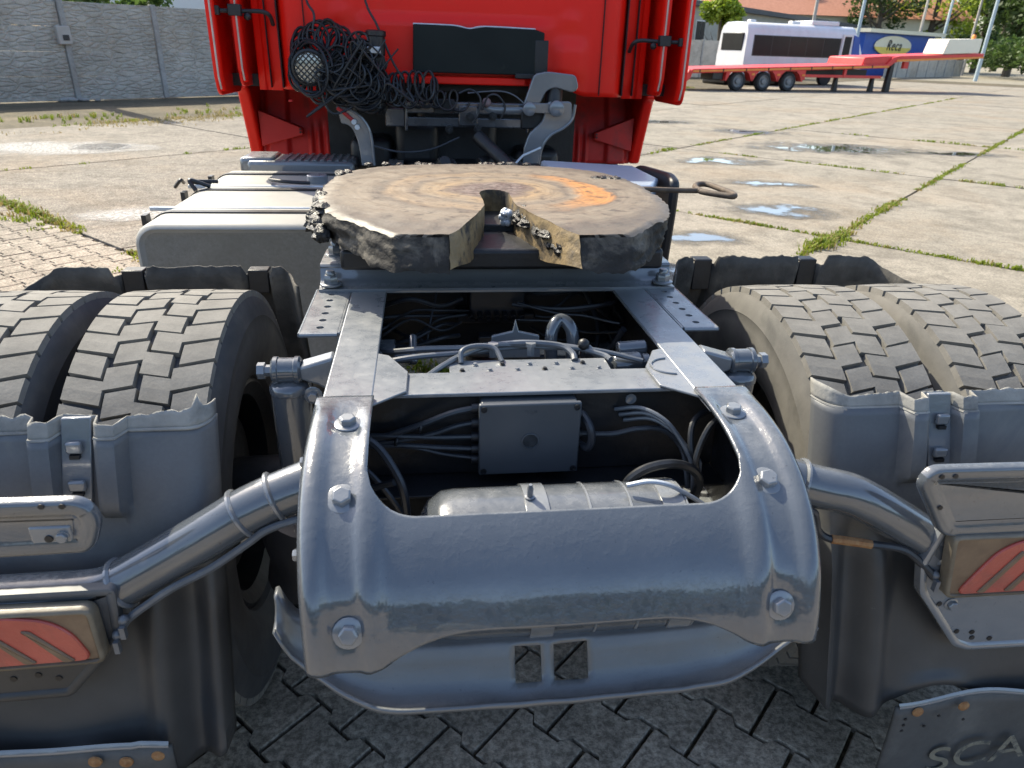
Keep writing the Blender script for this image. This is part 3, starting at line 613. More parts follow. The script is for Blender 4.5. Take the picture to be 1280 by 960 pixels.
# build the plate as rings: for each side, outer boundary point <-> throat point, filled radially
import itertools
def side_mesh(sg, mbt):
    outer = R_out[:]                                         # from far centre round to the near tip
    outer = [(x+.005*noise.noise(Vector((sg*x*60, y*60, 2))), y+.005*noise.noise(Vector((sg*x*60, y*60, 9)))) if 0 < i < len(outer)-1 else (x, y) for i, (x, y) in enumerate(outer)]
    no = len(outer); NR = 26
    inner = dens([(0, 2.086), (.018, 2.08), (.034, 2.06), (.042, 2.03), (.04, 1.90), (.042, 1.85), (.075, 1.72), (.122, 1.585), (.145, 1.545)], .004)
    rows = []
    for i in range(no):
        t = i/(no-1); q = inner[min(len(inner)-1, int(round((t**1.15)*(len(inner)-1))))]; o = outer[i]; row = []
        for k in range(NR+1):
            u = k/NR; x, y = lerp(q[0], o[0], u), lerp(q[1], o[1], u)
            z = ZT+noise.noise(Vector((sg*x*22, y*22, 0)))*.0022-(.006+.012*max(0, noise.noise(Vector((sg*x*45, y*45, 5)))))*sstep(.93, 1, u)
            # near ramps fall away towards the tips
            z -= .006*sstep(1.70, 1.53, y)
            row.append(Vector((sg*x, y, z)))
        rows.append(row)
    mbt.grid(rows)
    # skirt down the outside (ragged with caked grease)
    sk = []
    for j in range(15):
        u = j/14; row = []
        for i in range(no):
            x, y = outer[i]; p = rows[i][-1]
            depth = lerp(.05, .066, sstep(2.4, 1.6, y))
            big_ = .022*max(0, noise.noise(Vector((y*9, 4, u*2)))+.45)*sstep(-.36, -.44, sg*x)*sstep(0, .3, u); jag = big_+(noise.noise(Vector((sg*x*30, y*30, u*6)))*.009+noise.noise(Vector((sg*x*95, y*95, u*20)))*.0035)*min(1, .25+u*4)
            nx, ny = (x, y-2.1); l = math.hypot(nx, ny); near = sstep(1.75, 1.6, y)
            x2, y2 = x+nx/l*jag-.018*u*nx/l*(1-near), y+ny/l*jag*(1-near)+(-.045*u-.6*jag)*near
            row.append(Vector((sg*x2, y2, p.z-depth*u+(noise.noise(Vector((sg*x*24, y*24, 7)))*.012+noise.noise(Vector((sg*x*70, y*70, 3)))*.006)*u)))
        sk.append(row)
    sk_mb.grid(sk)
    # throat wall
    return rows
sk_mb = MB()
for s in (-1, 1): side_mesh(s, fw)
fw_o = weld(part('fifth_wheel', fw, 'fifth', smooth=55), .0006)
weld(part('rim_wall', sk_mb, 'rim_cake', fw_o, smooth=70), .0006)
fw_o['label'] = 'greasy rust stained fifth wheel coupling plate with V throat'
for s in (-1, 1):
    mb = MB(); th = dens([(.145, 1.545), (.122, 1.585), (.075, 1.72), (.042, 1.85), (.04, 1.90), (.042, 2.03), (.034, 2.06), (.018, 2.08), (0, 2.086)], .012)
    rows = []
    for j in range(7):
        u = j/6; rows.append([Vector((s*(x+.004*noise.noise(Vector((x*40, y*40, u*5+s)))), y-.045*u*sstep(1.75, 1.55, y), ZT-.006*sstep(1.70, 1.53, y)-u*lerp(.10, .066, sstep(1.7, 1.55, y)))) for x, y in th])
    mb.grid(rows); part('throat_wall', mb, 'v_wall', fw_o, smooth=50)
mb = MB(); mb.box((-.14, 1.93, 1.07), (.14, 2.35, 1.10)); mb.box((-.05, 1.9, 1.085), (.06, 2.08, 1.13)); part('locking_jaw', mb, 'black_steel', fw_o, bevel=.004)
mb = MB()
for k in range(30):
    a = random.uniform(0, 6.28); d = random.uniform(.0, .02); mb.sphere((.02+d*math.cos(a), 1.9+d*1.6*math.sin(a), 1.165-random.random()*.03), random.uniform(.004, .011), 7, 5)
part('grease_lump', mb, 'galv', fw_o)
mb = MB(); mb.box((-.40, 1.70, 1.06), (.40, 2.5, 1.112)); part('plate_core', mb, 'black_steel', fw_o, bevel=.01)
# caked grease hanging on the rim
def lump(mb, c, r, sq, seed):
    n, m = 12, 9; rows = []
    for i in range(m+1):
        t = math.pi*i/m; row = []
        for k in range(n):
            d = Vector((math.sin(t)*math.cos(2*math.pi*k/n), math.sin(t)*math.sin(2*math.pi*k/n), math.cos(t)))
            rr = r*(1+.45*noise.noise(d*2.2+Vector((seed, 0, 0)))+.25*noise.noise(d*5+Vector((0, seed, 0)))); row.append(Vector(c)+Vector((d.x*sq[0], d.y*sq[1], d.z*sq[2]))*rr)
        rows.append(row)
    mb.grid(rows, closed=True)
for (cx, cy, n_, sx, sy, rr) in ((-.468, 1.97, 9, .006, .05, .026), (-.452, 1.86, 9, .008, .045, .024), (.10, 2.635, 14, .07, .006, .014), (-.25, 2.605, 8, .08, .006, .012), (.40, 2.33, 7, .025, .012, .015), (.068, 1.80, 10, .008, .04, .02), (.10, 1.70, 8, .008, .03, .017), (-.44, 2.41, 5, .015, .02, .013)):
    mb = MB()
    for k in range(n_):
        x = cx+random.gauss(0, sx); y = cy+random.gauss(0, sy); rim = abs(x) > .44 or y > 2.58
        lump(mb, (x, y, ZT-(random.random()*.05+.012 if rim and y < 2.2 else (.034 if y < 1.9 else .004))), rr*random.uniform(.7, 1.3), (1, 1.3, .5 if not (rim and y < 2.2) else .9), random.random()*99)
    part('grease_clump', mb, 'grease', fw_o)
mb = MB()
for k in range(34):
    t = random.random(); lump(mb, (lerp(.047, .118, t)+random.gauss(0, .003), lerp(1.87, 1.61, t), ZT-.012-.03*random.random()-.02*t), random.uniform(.008, .018), (.8, 1.4, .9), k*1.7)
part('grease_ridge', mb, 'grease', fw_o)
# pedestals and release handle
for s in (-1, 1):
    mb = MB(); mb.prism([(2.02, 1.036), (2.45, 1.036), (2.33, 1.15), (2.14, 1.15)], 'x', s*.385-.02, s*.385+.02); mb.prism([(1.90, 1.037), (2.06, 1.037), (2.06, 1.12)], 'x', s*.435-.006, s*.435+.006)
    part('pedestal', mb, 'paint', fw_o, bevel=.003)
mb = MB(); mb.tube(spl([(.36, 2.50, 1.125), (.55, 2.51, 1.125), (.70, 2.515, 1.121), (.80, 2.515, 1.12)]), .0095, 10)
lp = [(.79, 2.50), (.795, 2.55), (.81, 2.61), (.84, 2.655), (.875, 2.65), (.885, 2.56), (.89, 2.45), (.87, 2.40), (.835, 2.43), (.80, 2.475), (.79, 2.50)]
mb.tube(spl([(x, y, 1.121) for x, y in lp], 5), .0105, 10); part('release_handle', mb, 'dark_rust', fw_o)

# ---- shock absorbers
for s in (-1, 1):
    mb = MB(); mb.lathe([(.001, -.045), (.036, -.044), (.039, -.04), (.039, -.36)][::-1] if False else [(.039, -.40), (.0395, -.02), (.0415, -.018), (.0415, -.008), (.036, 0), (.02, .006)], (s*.478, 1.36, .925), (0, 0, 1), 28)
    sh = part('shock_absorber', mb, 'paint_gloss')
    mb = MB(); mb.lathe([(.024, 0), (.0285, .004), (.0285, .012), (.026, .014), (.026, .044), (.0285, .046), (.0285, .054), (.024, .058)], (s*.452, 1.36, .951), (s, 0, 0), 24); part('eye', mb, 'paint_gloss', sh)
    mb = MB(); mb.lathe([(.012, 0), (.012, .015), (.017, .016), (.017, .03)], (s*.508, 1.36, .951), (s, 0, 0), 6); part('nut', mb, 'paint', sh)
    mb = MB(); mb.prism([(s*.386, .90), (s*.386, .985), (s*.43, .972), (s*.455, .965), (s*.455, .938), (s*.42, .925)], 'y', 1.338, 1.382); part('mount_arm', mb, 'paint', sh, bevel=.006)
    mb = MB(); mb.hexbolt((s*.43, 1.337, .905), (0, -1, 0), .011, .012); part('bolt', mb, 'paint', sh)

# ---- second crossmember, valves and hoses between the rails
mb = MB(); mb.prism([(1.29, .958), (1.36, .958), (1.36, .964), (1.29, .964)], 'x', -.155, .175)
vp = part('valve_plate', mb, 'paint', bevel=.001)
for k in range(11):
    mb = MB(); mb.hexbolt((-.13+k*.028, 1.305+.028*(k % 2), .9645), (0, 0, 1), .0045, .004, 1.3); part('rivet', mb, 'paint' if k % 3 else 'black_steel', vp)
cable([(-.36, 1.62, .90), (-.29, 1.5, .93), (-.2, 1.45, .955), (-.1, 1.42, .968), (0, 1.40, .985), (.08, 1.39, .982), (.105, 1.365, .975), (.108, 1.345, .966)], .0072, 'cable_grey', name='air_hose')
cable([(-.3, 1.4, .945), (-.22, 1.40, .958), (-.12, 1.40, .965), (0, 1.41, .972), (.1, 1.41, .972), (.17, 1.37, .968), (.185, 1.345, .966)], .0065, 'cable_grey', name='air_hose')
cable([(-.215, 1.278, .955), (-.17, 1.33, .965), (-.12, 1.37, .975), (-.05, 1.40, .982), (.05, 1.40, .975), (.16, 1.39, .97), (.26, 1.36, .955)], .006, 'cable_grey', name='air_hose')
cable([(-.13, 1.342, .966), (-.128, 1.36, .985), (-.1, 1.375, .99), (-.06, 1.375, .985), (-.045, 1.345, .966)], .0055, 'cable_grey', name='air_hose')
for x in (-.06, .02): 
    mb = MB(); mb.lathe([(.009, 0), (.009, .02), (.012, .021), (.012, .028)], (x, 1.39, .962), (0, 0, 1), 6); part('hose_fitting', mb, 'paint')
# levelling valve and lever on the right
mb = MB(); mb.lathe([(.026, 0), (.03, .006), (.03, .06), (.024, .068), (.024, .085)], (.205, 1.40, .925), (1, .02, .06), 22); mb.cyl((.225, 1.44, .95), (.29, 1.44, .953), .018, 16); mb.box((.23, 1.38, .93), (.28, 1.45, .945)); lv = part('levelling_valve', mb, 'paint_gloss', bevel=.003)
mb = MB(); mb.prism([(.131, .978), (.144, .985), (.212, .930), (.203, .918)], 'y', 1.392, 1.400); part('lever', mb, 'paint', lv, bevel=.002)
mb = MB(); mb.cyl((.136, 1.396, .978), (.136, 1.396, .86), .006, 10); mb.sphere((.136, 1.394, .982), .013); part('link_rod', mb, 'black_steel', lv)
# valve block and harness on the far crossmember
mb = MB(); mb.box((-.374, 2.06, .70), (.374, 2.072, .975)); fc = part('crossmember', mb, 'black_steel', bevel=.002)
mb = MB(); mb.box((-.075, 1.93, .85), (.085, 2.04, .95)); mb.box((-.11, 1.95, .83), (.12, 2.03, .86)); vb = part('valve_block', mb, 'black_plastic', bevel=.006)
for k in range(7):
    mb = MB(); mb.cyl((-.07+k*.024, 1.925, .87), (-.07+k*.024, 1.90, .865), .009, 10); mb.cyl((-.07+k*.024, 1.905, .865), (-.07+k*.024, 1.89, .86), .0065, 10); part('valve_port', mb, 'black_steel', vb)
for x in (-.055, .03):
    mb = MB(); mb.box((x, 1.83, .79), (x+.05, 1.87, .835)); part('plug_socket', mb, 'black_plastic', vb, bevel=.003)
    mb = MB(); mb.box((x+.012, 1.828, .80), (x+.034, 1.8295, .818)); part('socket_tag', mb, 'galv', vb, smooth=0)
for k in range(16):
    z = .80+.15*random.random(); y = 1.80+.2*random.random(); s = -1 if k % 2 else 1; x0 = random.uniform(.02, .12)
    cable([(s*x0, y+.02, z), (s*.16, y-.03, z+random.uniform(-.02, .02)), (s*.24, y-.05+random.uniform(-.05, .05), z+random.uniform(-.03, .03)), (s*.33, y+random.uniform(-.12, .05), z+random.uniform(-.05, .02)), (s*.36, y+random.uniform(-.1, .2), z-.05)], random.choice((.004, .005, .0065)), random.choice(('cable', 'cable_black', 'cable')), name='harness_cable')
cable([(-.33, 1.75, .93), (-.3, 1.72, .80), (-.28, 1.66, .85), (-.33, 1.62, .92)], .0055, name='harness_cable')
cable([(.29, 1.62, .93), (.27, 1.68, .85), (.2, 1.75, .80), (.12, 1.78, .79), (-.1, 1.8, .80), (-.28, 1.78, .83)], .0085, name='harness_cable')
cable([(.25, 1.95, .95), (.28, 1.85, .87), (.26, 1.78, .80), (.2, 1.8, .76), (.18, 1.8, .6)], .007, 'cable_black', name='harness_cable')
cable([(-.16, 1.95, .99), (-.17, 1.9, .93), (-.19, 1.85, .86), (-.2, 1.82, .8)], .003, name='harness_cable')
mb = MB(); mb.box((-.365, 1.5, .88), (-.27, 1.58, .93)); mb.cyl((-.28, 1.53, .905), (-.22, 1.53, .905), .016, 12); mb.cyl((-.23, 1.5, .90), (-.23, 1.56, .945), .01, 8); part('air_valve', mb, 'paint_gloss', bevel=.004)
mb = MB(); mb.prism([(-.055, .90), (.065, .90), (.06, .955), (.012, .966), (.004, .995), (-.002, .966), (-.05, .955)], 'y', 1.52, 1.53); part('stay_plate', mb, 'paint', bevel=.002)
mb = MB(); mb.tube(spl([(.10, 1.56, .86), (.10, 1.58, .94), (.125, 1.6, .965), (.15, 1.58, .94), (.15, 1.56, .86)]), .016, 10); part('suspension_eye', mb, 'paint_gloss')

# ---- rear axle
mb = MB(); mb.lathe([(.09, -.72), (.095, -.45), (.10, -.25), (.17, -.17), (.22, -.08), (.235, 0), (.22, .08), (.17, .17), (.10, .25), (.095, .45), (.09, .72)], (0, 1.62, .50), (1, 0, 0), 28); part('rear_axle', mb, 'black_steel')
mb = MB(); mb.cyl((0, 1.8, .52), (0, 3.4, .62), .06, 16); part('drive_shaft', mb, 'black_steel')
for s in (-1, 1):
    mb = MB(); mb.box((s*.46-.05, 1.15, .42), (s*.46+.05, 2.2, .48)); part('suspension_arm', mb, 'black_steel', bevel=.01)
    for y in (1.28, 1.98):
        mb = MB(); mb.lathe([(.11, 0), (.13, .03), (.12, .08), (.13, .13), (.11, .18)], (s*.42, y, .49), (0, 0, 1), 24); part('air_spring', mb, 'black_plastic')

# ---- wheels
def make_tyre(parent, dusty=0):
    mb = MB(); w_ = .137
    pr = [(.292, -.105), (.30, -.128), (.335, -.147), (.385, -.1575), (.425, -.157), (.447, -.154), (.450, -.1555), (.456, -.1535), (.470, -.150), (.488, -.1435), (.4975, -w_), (.5005, -.10), (.5015, 0)]
    pr = pr+[(r, -x) for r, x in pr[::-1][1:]]
    mb.lathe(pr, (0, 0, 0), (1, 0, 0), 96, cap=False)
    ty = part('tyre', mb, ('rubber', 'rubber_dusty_sunlit')[dusty], parent, smooth=35)
    mb = MB(); NB = 52
    colsb = [(-.1375, -.065, 0, .30), (-.0612, -.0022, .5, -.18), (.0022, .0612, .02, .18), (.065, .1375, .52, -.30)]
    def rt(x, top): return (.5155 if top else .499)-.35*max(0, abs(x)-.05)**2*(1 if top else 1)*1.0-(.05*max(0, abs(x)-.125) if top else 0)
    for x0, x1, ph, sl in colsb:
        for k in range(NB):
            c0 = (k+ph)/NB*2*math.pi; da = 2*math.pi/NB; g = .048*da*(1.5 if x0 < -.06 or x1 > .1 else 1)
            jit = random.uniform(-.02, .02)*da
            vs = []
            for top in (0, 1):
                ins = .0016 if top else 0
                for x, aa in ((x0+ins, c0+g), (x1-ins, c0+g), (x1-ins, c0+da-g), (x0+ins, c0+da-g)):
                    zz = .0045*(1 if (k % 2) else -1)
                    xx = x+(zz if (abs(x) < .125) else 0)
                    a = aa+sl*da*((x-(x0+x1)/2)/(x1-x0))+jit; r = rt(xx, top)
                    vs.append(Vector((xx, r*math.cos(a), r*math.sin(a))))
            # split the top lengthwise so that it follows the circle
            vs += [Vector(((vs[i].x+vs[j].x)/2, *( (vs[i]+vs[j])/2 ).yz*1.0015)) for i, j in ((4, 7), (5, 6))]
            mb.add(vs, [(4, 5, 9, 8), (8, 9, 6, 7), (0, 1, 5, 4), (1, 2, 6, 9, 5), (2, 3, 7, 6), (3, 0, 4, 8, 7)])
    part('tread', mb, 'tread', parent, smooth=0)
    mb = MB(); mb.lathe([(.30, -.11), (.288, -.12), (.282, -.10), (.255, .02), (.25, .10), (.282, .12), (.30, .11)], (0, 0, 0), (1, 0, 0), 48, cap=False)
    mb.lathe([(.255, .02), (.2, .06), (.12, .07), (.0, .07)], (0, 0, 0), (1, 0, 0), 48, cap=False); part('rim', mb, 'black_steel', parent)
WZ = .503
def wheel(x, y, z, a, dusty):
    o = empty('wheel'); o.parent = truck; o.location = (x, y, z); make_tyre(o, dusty); o.rotation_euler.x = a; return o
wa = wheel(-.765, 1.62, WZ, .05, 0); wb = wheel(.772, 1.62, WZ, .02, 1)
def wheel_copy(src, x, y, z, a):
    c = copy_tree(src, truck); c.location = (x, y, z); c.rotation_euler = (a, 0, 0)
wheel_copy(wa, -1.112, 1.62, WZ, .11); wheel_copy(wb, 1.12, 1.62, WZ, .09)
wheel_copy(wa, -1.02, 5.36, .515, .4); wheel_copy(wa, 1.02, 5.36, .515, .7)

# ---- rear mudguards, rear halves
GCS = {-1: [(.578, .05), (.580, .035), (.584, .022), (.590, .012), (.597, .005), (.606, .0015), (.615, 0)], 1: [(.560, .06), (.562, .045), (.566, .03), (.572, .018), (.581, .008), (.593, .002), (.61, 0)]}
def guard_y(z): return 1.137-(.943-z)*.31+(.03*sstep(.5, .36, z)*0)
def rear_guard(s):
    cols_ = GCS[s]+[(.62+.66*k/110, 0) for k in range(1, 111)]
    zs = [.36+.583*i/40 for i in range(41)]
    rows = []
    for z in zs:
        row = []
        for x, fy in cols_:
            y = guard_y(z)+fy
            low = sstep(.76, .64, z)
            if x > .58: y += low*(.028*math.sin((x-.60)*52)*sstep(.74, .66, x))          # pressed waves at the inner side
            for cx, hw in ((.735, .017), (.838, .017)):                                       # raised ribs beside the strap
                y -= .03*sstep(hw+.005, hw-.001, abs(x-cx))*sstep(.80, .82, z)
            y += .006*noise.noise(Vector((x*4*s, z*5, 2)))
            zz = z
            if z < .42: zz = z+.03*sstep(.42, .36, z)*math.sin(x*17)+.02*(1-sstep(.55, .66, x))*sstep(.45, .36, z)
            row.append(Vector((s*x, y, zz)))
        rows.append(row)
    mb = MB(); mb.grid(rows)
    g = part('rear_mudguard', mb, 'guard', smooth=60, solid=.004)
    # torn strip above the fold, leaning forwards
    tops = []
    for x, fy in cols_:
        h = .032+.014*noise.noise(Vector((x*9, s*3, 0)))+.007*noise.noise(Vector((x*60, s, 4)))
        if x < .60: h += .012*sstep(.61, .575, x) if s > 0 else .06*math.exp(-((x-.603)/.007)**2)
        tops.append(max(.006, h*.8))
    rows = []
    for j in range(5):
        u = j/4; rows.append([Vector((s*x, guard_y(.943)+fy+.42*u*tops[i]-(.03*(sstep(.022, .016, abs(x-.735))+sstep(.023, .015, abs(x-.838)))), .9434+u*tops[i])) for i, (x, fy) in enumerate(cols_)])
    mb = MB(); mb.grid(rows); part('torn_edge', mb, 'guard_torn', g, smooth=60, solid=.003)
    mb = MB(); mb.tube([(s*x, guard_y(.943)+fy-.0015-.03*(sstep(.022, .016, abs(x-.735))+sstep(.022, .016, abs(x-.838))), .943) for x, fy in cols_], .0032, 6); part('fold_bead', mb, 'guard_torn', g)
    # strap in the groove
    mb = MB(); x0, x1 = .762, .810
    q = [(x0, .97), (x1, .97), (x1+.012, .80), (x0+.012, .80)]
    vs = [Vector((s*x, guard_y(z)-.012, z)) for x, z in q]+[Vector((s*x, guard_y(z)-.004, z)) for x, z in q]
    mb.add(vs, [(0, 1, 2, 3), (7, 6, 5, 4), (0, 4, 5, 1), (1, 5, 6, 2), (2, 6, 7, 3), (3, 7, 4, 0)]); st = part('strap', mb, 'paint', g, bevel=.002)
    for z, h, ww in ((.925, .022, .026), (.862, .02, .028)):
        y = guard_y(z)-.012; mb = MB(); mb.box((s*.79-ww/2, y-.012, z-h/2), (s*.79+ww/2, y-.001, z+h/2)); part('latch', mb, 'paint', st, bevel=.004)
        mb = MB(); mb.box((s*.79-ww*.3, y-.014, z-h/2-.008), (s*.79+ww*.3, y-.0015, z-h/2-.001)); part('latch_slot', mb, 'black_steel', st)
    for x in (.735, .838):
        mb = MB(); mb.box((s*x-.012, guard_y(.9)-.02, .83), (s*x+.012, guard_y(.9)-.01, .84)) if False else None
    return g
gl, gr = rear_guard(-1), rear_guard(1)
# front halves: the torn curved end walls ahead of the tyres
def front_guard(s):
    xs_ = [.565+.80*k/90 for k in range(91)]; rows = []
    def top(x):
        t = (.975 if s > 0 else .948)-.06*sstep(1.24, 1.36, x)-.035*sstep(.64, .57, x)
        t += .012*noise.noise(Vector((x*11*s, 1, 0)))+.007*noise.noise(Vector((x*55, s*2, 0)))
        if abs(x-1.06) < .05 or abs(x-.70) < .04: t -= .03
        return t
    for j in range(17):
        u = j/16; row = []
        for x in xs_:
            z = lerp(.35, top(x), u)
            dz = z-.5; y = 2.15+.14*sstep(.97, .45, z)
            curl = .10*sstep(.61, .565, x)+.12*sstep(1.28, 1.365, x)
            rib = .04*(sstep(.037, .028, abs(x-1.06))+sstep(.037, .028, abs(x-.70)))
            row.append(Vector((s*x, y-curl+rib+.004*noise.noise(Vector((x*20, z*20, s))), z)))
        rows.append(row)
    mb = MB(); mb.grid(rows); g = part('front_mudguard', mb, 'guard_raw', smooth=60, solid=.005)
    for x in (1.06, .70):
        mb = MB(); zb_ = .948 if s > 0 else .92; mb.box((s*x-.03, 2.165, .86), (s*x+.03, 2.172, zb_+.012)); mb.box((s*x-.03, 2.172, zb_+.004), (s*x+.03, 2.215, zb_+.012)); part('guard_bracket', mb, 'black_steel', g, bevel=.003)
    return g
front_guard(-1); front_guard(1)

# ---- mudguard stays (bent tubes from the end beam)
def stay(s, pts):
    P_ = spl(pts, 10); mb = MB(); mb.tube(P_, [.044-.004*sstep(0, 12, i)+(.006*sstep(50, 66, i) if s < 0 else 0) for i in range(len(P_))], 28)
    t = part('mudguard_stay', mb, 'paint_gloss', smooth=50)
    return t, P_
tl, PL = stay(-1, [(-.372, 1.06, .878), (-.43, 1.045, .868), (-.50, 1.032, .842), (-.565, 1.022, .806), (-.66, 1.012, .752), (-.725, 1.006, .718), (-.78, 1.002, .704), (-.86, 1.0, .702), (-1.0, 1.0, .702), (-1.3, 1.0, .702)])
tr, PR = stay(1, [(.372, 1.06, .862), (.43, 1.045, .856), (.50, 1.03, .84), (.565, 1.02, .826), (.62, 1.012, .80), (.70, 1.005, .752), (.77, 1.0, .708), (.81, 1.0, .69)])
for t, P_, idx in ((tl, PL, (14, 22, 48)), (tr, PR, (16, 58))):
    for i in idx:
        d = (P_[i+1]-P_[i-1]).normalized(); mb = MB(); mb.lathe([(.0405, -.005), (.0452, -.002), (.0452, .002), (.0405, .005)], P_[i], d, 28, cap=False); part('clamp_band', mb, 'paint', t)
        mb = MB(); mb.box((-.006, -.004, -.056), (.006, .008, -.036), Matrix.Translation(P_[i]-Vector((0, .006, 0)))); part('clamp_ear', mb, 'paint', t)
cable([(-.37, 1.02, .835), (-.43, 1.005, .832), (-.47, 1.0, .82), (-.50, .995, .80), (-.56, .985, .762), (-.62, .975, .735), (-.66, .97, .71), (-.70, .965, .68), (-.715, .955, .655)], .007, 'cable_grey', parent=tl, name='lamp_cable')
cable([(.37, 1.02, .815), (.44, 1.005, .812), (.485, .998, .808), (.50, 1.0, .785), (.51, 1.0, .76), (.535, .995, .745), (.60, .985, .738), (.67, .975, .728), (.71, .965, .70), (.735, .955, .675)], .0075, 'cable', parent=tr, name='lamp_cable')
cable([(.535, .994, .7455), (.57, .989, .742), (.61, .983, .737)], .0085, 'rust_bolt', parent=tr, name='cable_sleeve')
for x, z in ((-.715, .66), (-.70, .69), (.735, .68)):
    mb = MB(); mb.sphere((x, .955, z), .009, 8, 6); mb.box((x-.004, .94, z-.028), (x+.004, .95, z-.005)); part('cable_joint', mb, 'cable_grey', tl if x < 0 else tr)

# ---- pressed lamp trays and lamps
def rounded(poly, r=.012, n=5):
    out = []; L = len(poly)
    for i in range(L):
        p0, p, p1 = Vector(poly[i-1]), Vector(poly[i]), Vector(poly[(i+1) % L])
        a = (p0-p).normalized()*min(r, (p0-p).length/2); b = (p1-p).normalized()*min(r, (p1-p).length/2)
        for k in range(n+1):
            t = k/n; q = (p+a)*(1-t)**2+p*2*t*(1-t)+(p+b)*t*t; out.append((q.x, q.y))
    return out
def shrink(poly, d):
    c = Vector((sum(p[0] for p in poly)/len(poly), sum(p[1] for p in poly)/len(poly))); out = []; L = len(poly)
    for i in range(L):
        p0, p, p1 = Vector(poly[i-1]), Vector(poly[i]), Vector(poly[(i+1) % L]); t = (p1-p0).normalized(); n = Vector((-t.y, t.x))
        if n.dot(c-p) < 0: n = -n
        q = p+n*d; out.append((q.x, q.y))
    return out
def pressed(poly, y, steps, mat_, name, parent, tilt=0):
    """dished pressing facing the rear; steps = (inset, depth) list"""
    mb = MB(); rows = []
    for ins, dp in steps:
        pl = shrink(poly, ins) if ins else poly
        rows.append([Vector((a, y+dp+tilt*b, b)) for a, b in pl])
    mb.grid(rows, closed=True); n = len(poly); o = len(mb.v)-n
    mb.f.append(tuple(range(o, o+n))); mb.m.append(0)
    return weld(part(name, mb, mat_, parent, smooth=50))
KT = lambda pl: [(-.2018+(a+.2018)*.94, 1.54-(1.54-b)*.94) for a, b in pl]
trl = pressed(KT(rounded([(-1.4, .895), (-.742, .890), (-.722, .852), (-.745, .79), (-1.4, .782)], .022)), .94, [(0, .02), (0, .005), (.003, .0015), (.007, .0005), (.018, .0005), (.024, .003), (.032, .006)], 'paint_lumpy', 'lamp_tray', truck)
trr = pressed(KT(rounded([(.690, .848), (.708, .882), (1.4, .872), (1.4, .725), (.79, .725), (.765, .735)], .02)), .94, [(0, .02), (0, .005), (.003, .0015), (.007, .0005), (.018, .0005), (.024, .003), (.032, .006)], 'paint_lumpy', 'lamp_tray', truck)
for (t, pts) in ((trl, KT([(-.77, .884), (-.80, .885)])), (trr, KT([(.725, .868), (.752, .868), (.742, .80)]))):
    for x, z in pts:
        mb = MB(); mb.lathe([(.0045, 0), (.0045, .0012), (.0003, .0012)], (x, .9395, z), (0, -1, 0), 12, cap=False); part('drain_hole', mb, 'black_steel', t)
mb = MB(); mb.box((-.795, .943, .844), (-.735, .953, .886)); part('tray_bracket', mb, 'paint', trl, bevel=.004)
mb = MB(); mb.lathe([(.006, 0), (.006, .002), (.0003, .002)], (-.768, .9428, .865), (0, -1, 0), 12, cap=False); part('drain_hole', mb, 'black_steel', trl)
mb = MB(); mb.hexbolt((-.748, .9428, .868), (0, -1, 0), .009, .006, 1.1); part('bolt', mb, 'paint', trl)
pL = pressed(rounded([(-1.3, .75), (-.705, .75), (-.712, .645), (-.815, .525), (-1.3, .515)], .012), .958, [(0, .02), (0, .002), (.004, 0), (.012, .001), (.016, .006)], 'guard', 'lamp_plate', truck)
pR = pressed(rounded([(.705, .70), (.722, .632), (.835, .49), (.87, .475), (1.3, .465), (1.3, .80), (.73, .80)], .012), .958, [(0, .02), (0, .002), (.004, 0), (.012, .001), (.016, .006)], 'paint', 'lamp_plate', truck)
for t, pts in ((pL, [(-.86, .575), (-.90, .57), (-.83, .565)]), (pR, [(.775, .60), (.835, .525), (.87, .52), (.875, .505), (.915, .50)])):
    for x, z in pts:
        mb = MB(); mb.lathe([(.0055, 0), (.0055, .0012), (.0003, .0012)], (x, .9635, z), (0, -1, 0), 12, cap=False); part('drain_hole', mb, 'black_steel', t)
mb = MB(); mb.hexbolt((.80, .9635, .598), (0, -1, 0), .010, .008, 1.4); part('bolt', mb, 'paint', pR)
def lamp(s, poly, stripes, slits, label):
    y = .934; n = len(poly); mb = MB()
    rows = [[Vector((a, yy, b)) for a, b in (shrink(poly, i) if i else poly)] for i, yy in ((0, .958), (0, y+.004), (.002, y+.001), (.007, y), (.009, y+.004))]
    mb.grid(rows, closed=True); l = weld(part('tail_lamp', mb, 'lamp_rim', smooth=50)); l['label'] = label
    inn = shrink(poly, .0085); mb = MB(); mb.prism(inn, 'y', y+.004, y+.03); part('lens', mb, 'lens_gap', l, bevel=.002)
    for st, nm_, m_, y0_ in [(q, 'lens_field', 'lens', 0) for q in stripes]+[(q, 'lens_slit', 'lens_gap', -.0035) for q in slits]:
        mb = MB(); rows = []
        for i, (dx, yy) in enumerate(((0, y+.005), (0, y+.001+y0_), (.002, y-.001+y0_))):
            rows.append([Vector((a, yy, b)) for a, b in (shrink(st, dx) if dx else st)])
        mb.grid(rows, closed=True); o = len(mb.v)-len(st); mb.f.append(tuple(range(o, o+len(st)))); mb.m.append(0)
        weld(part(nm_, mb, m_, l, smooth=40))
    return l
DZL = Vector((0, -.016)); lpL = [(a, b-.016) for a, b in rounded([(-1.3, .752), (-.735, .748), (-.733, .634), (-1.3, .622)], .018)]
stL = [rounded([(-1.28, .740), (-.86, .741), (-.805, .732), (-.772, .705), (-.75, .645), (-1.28, .634)], .02)]
slL = [rounded([(-.845-k*.058, .716), (-.831-k*.058, .714), (-.775-k*.058, .648), (-.794-k*.058, .646)], .005) for k in range(8)]
slL = [[(a, b-.016) for a, b in q] for q in slL]
stL = [[(a, b-.016) for a, b in q] for q in stL]
lamp(-1, lpL, stL, slL, 'faded red lens, leaning bars pointing to the left')
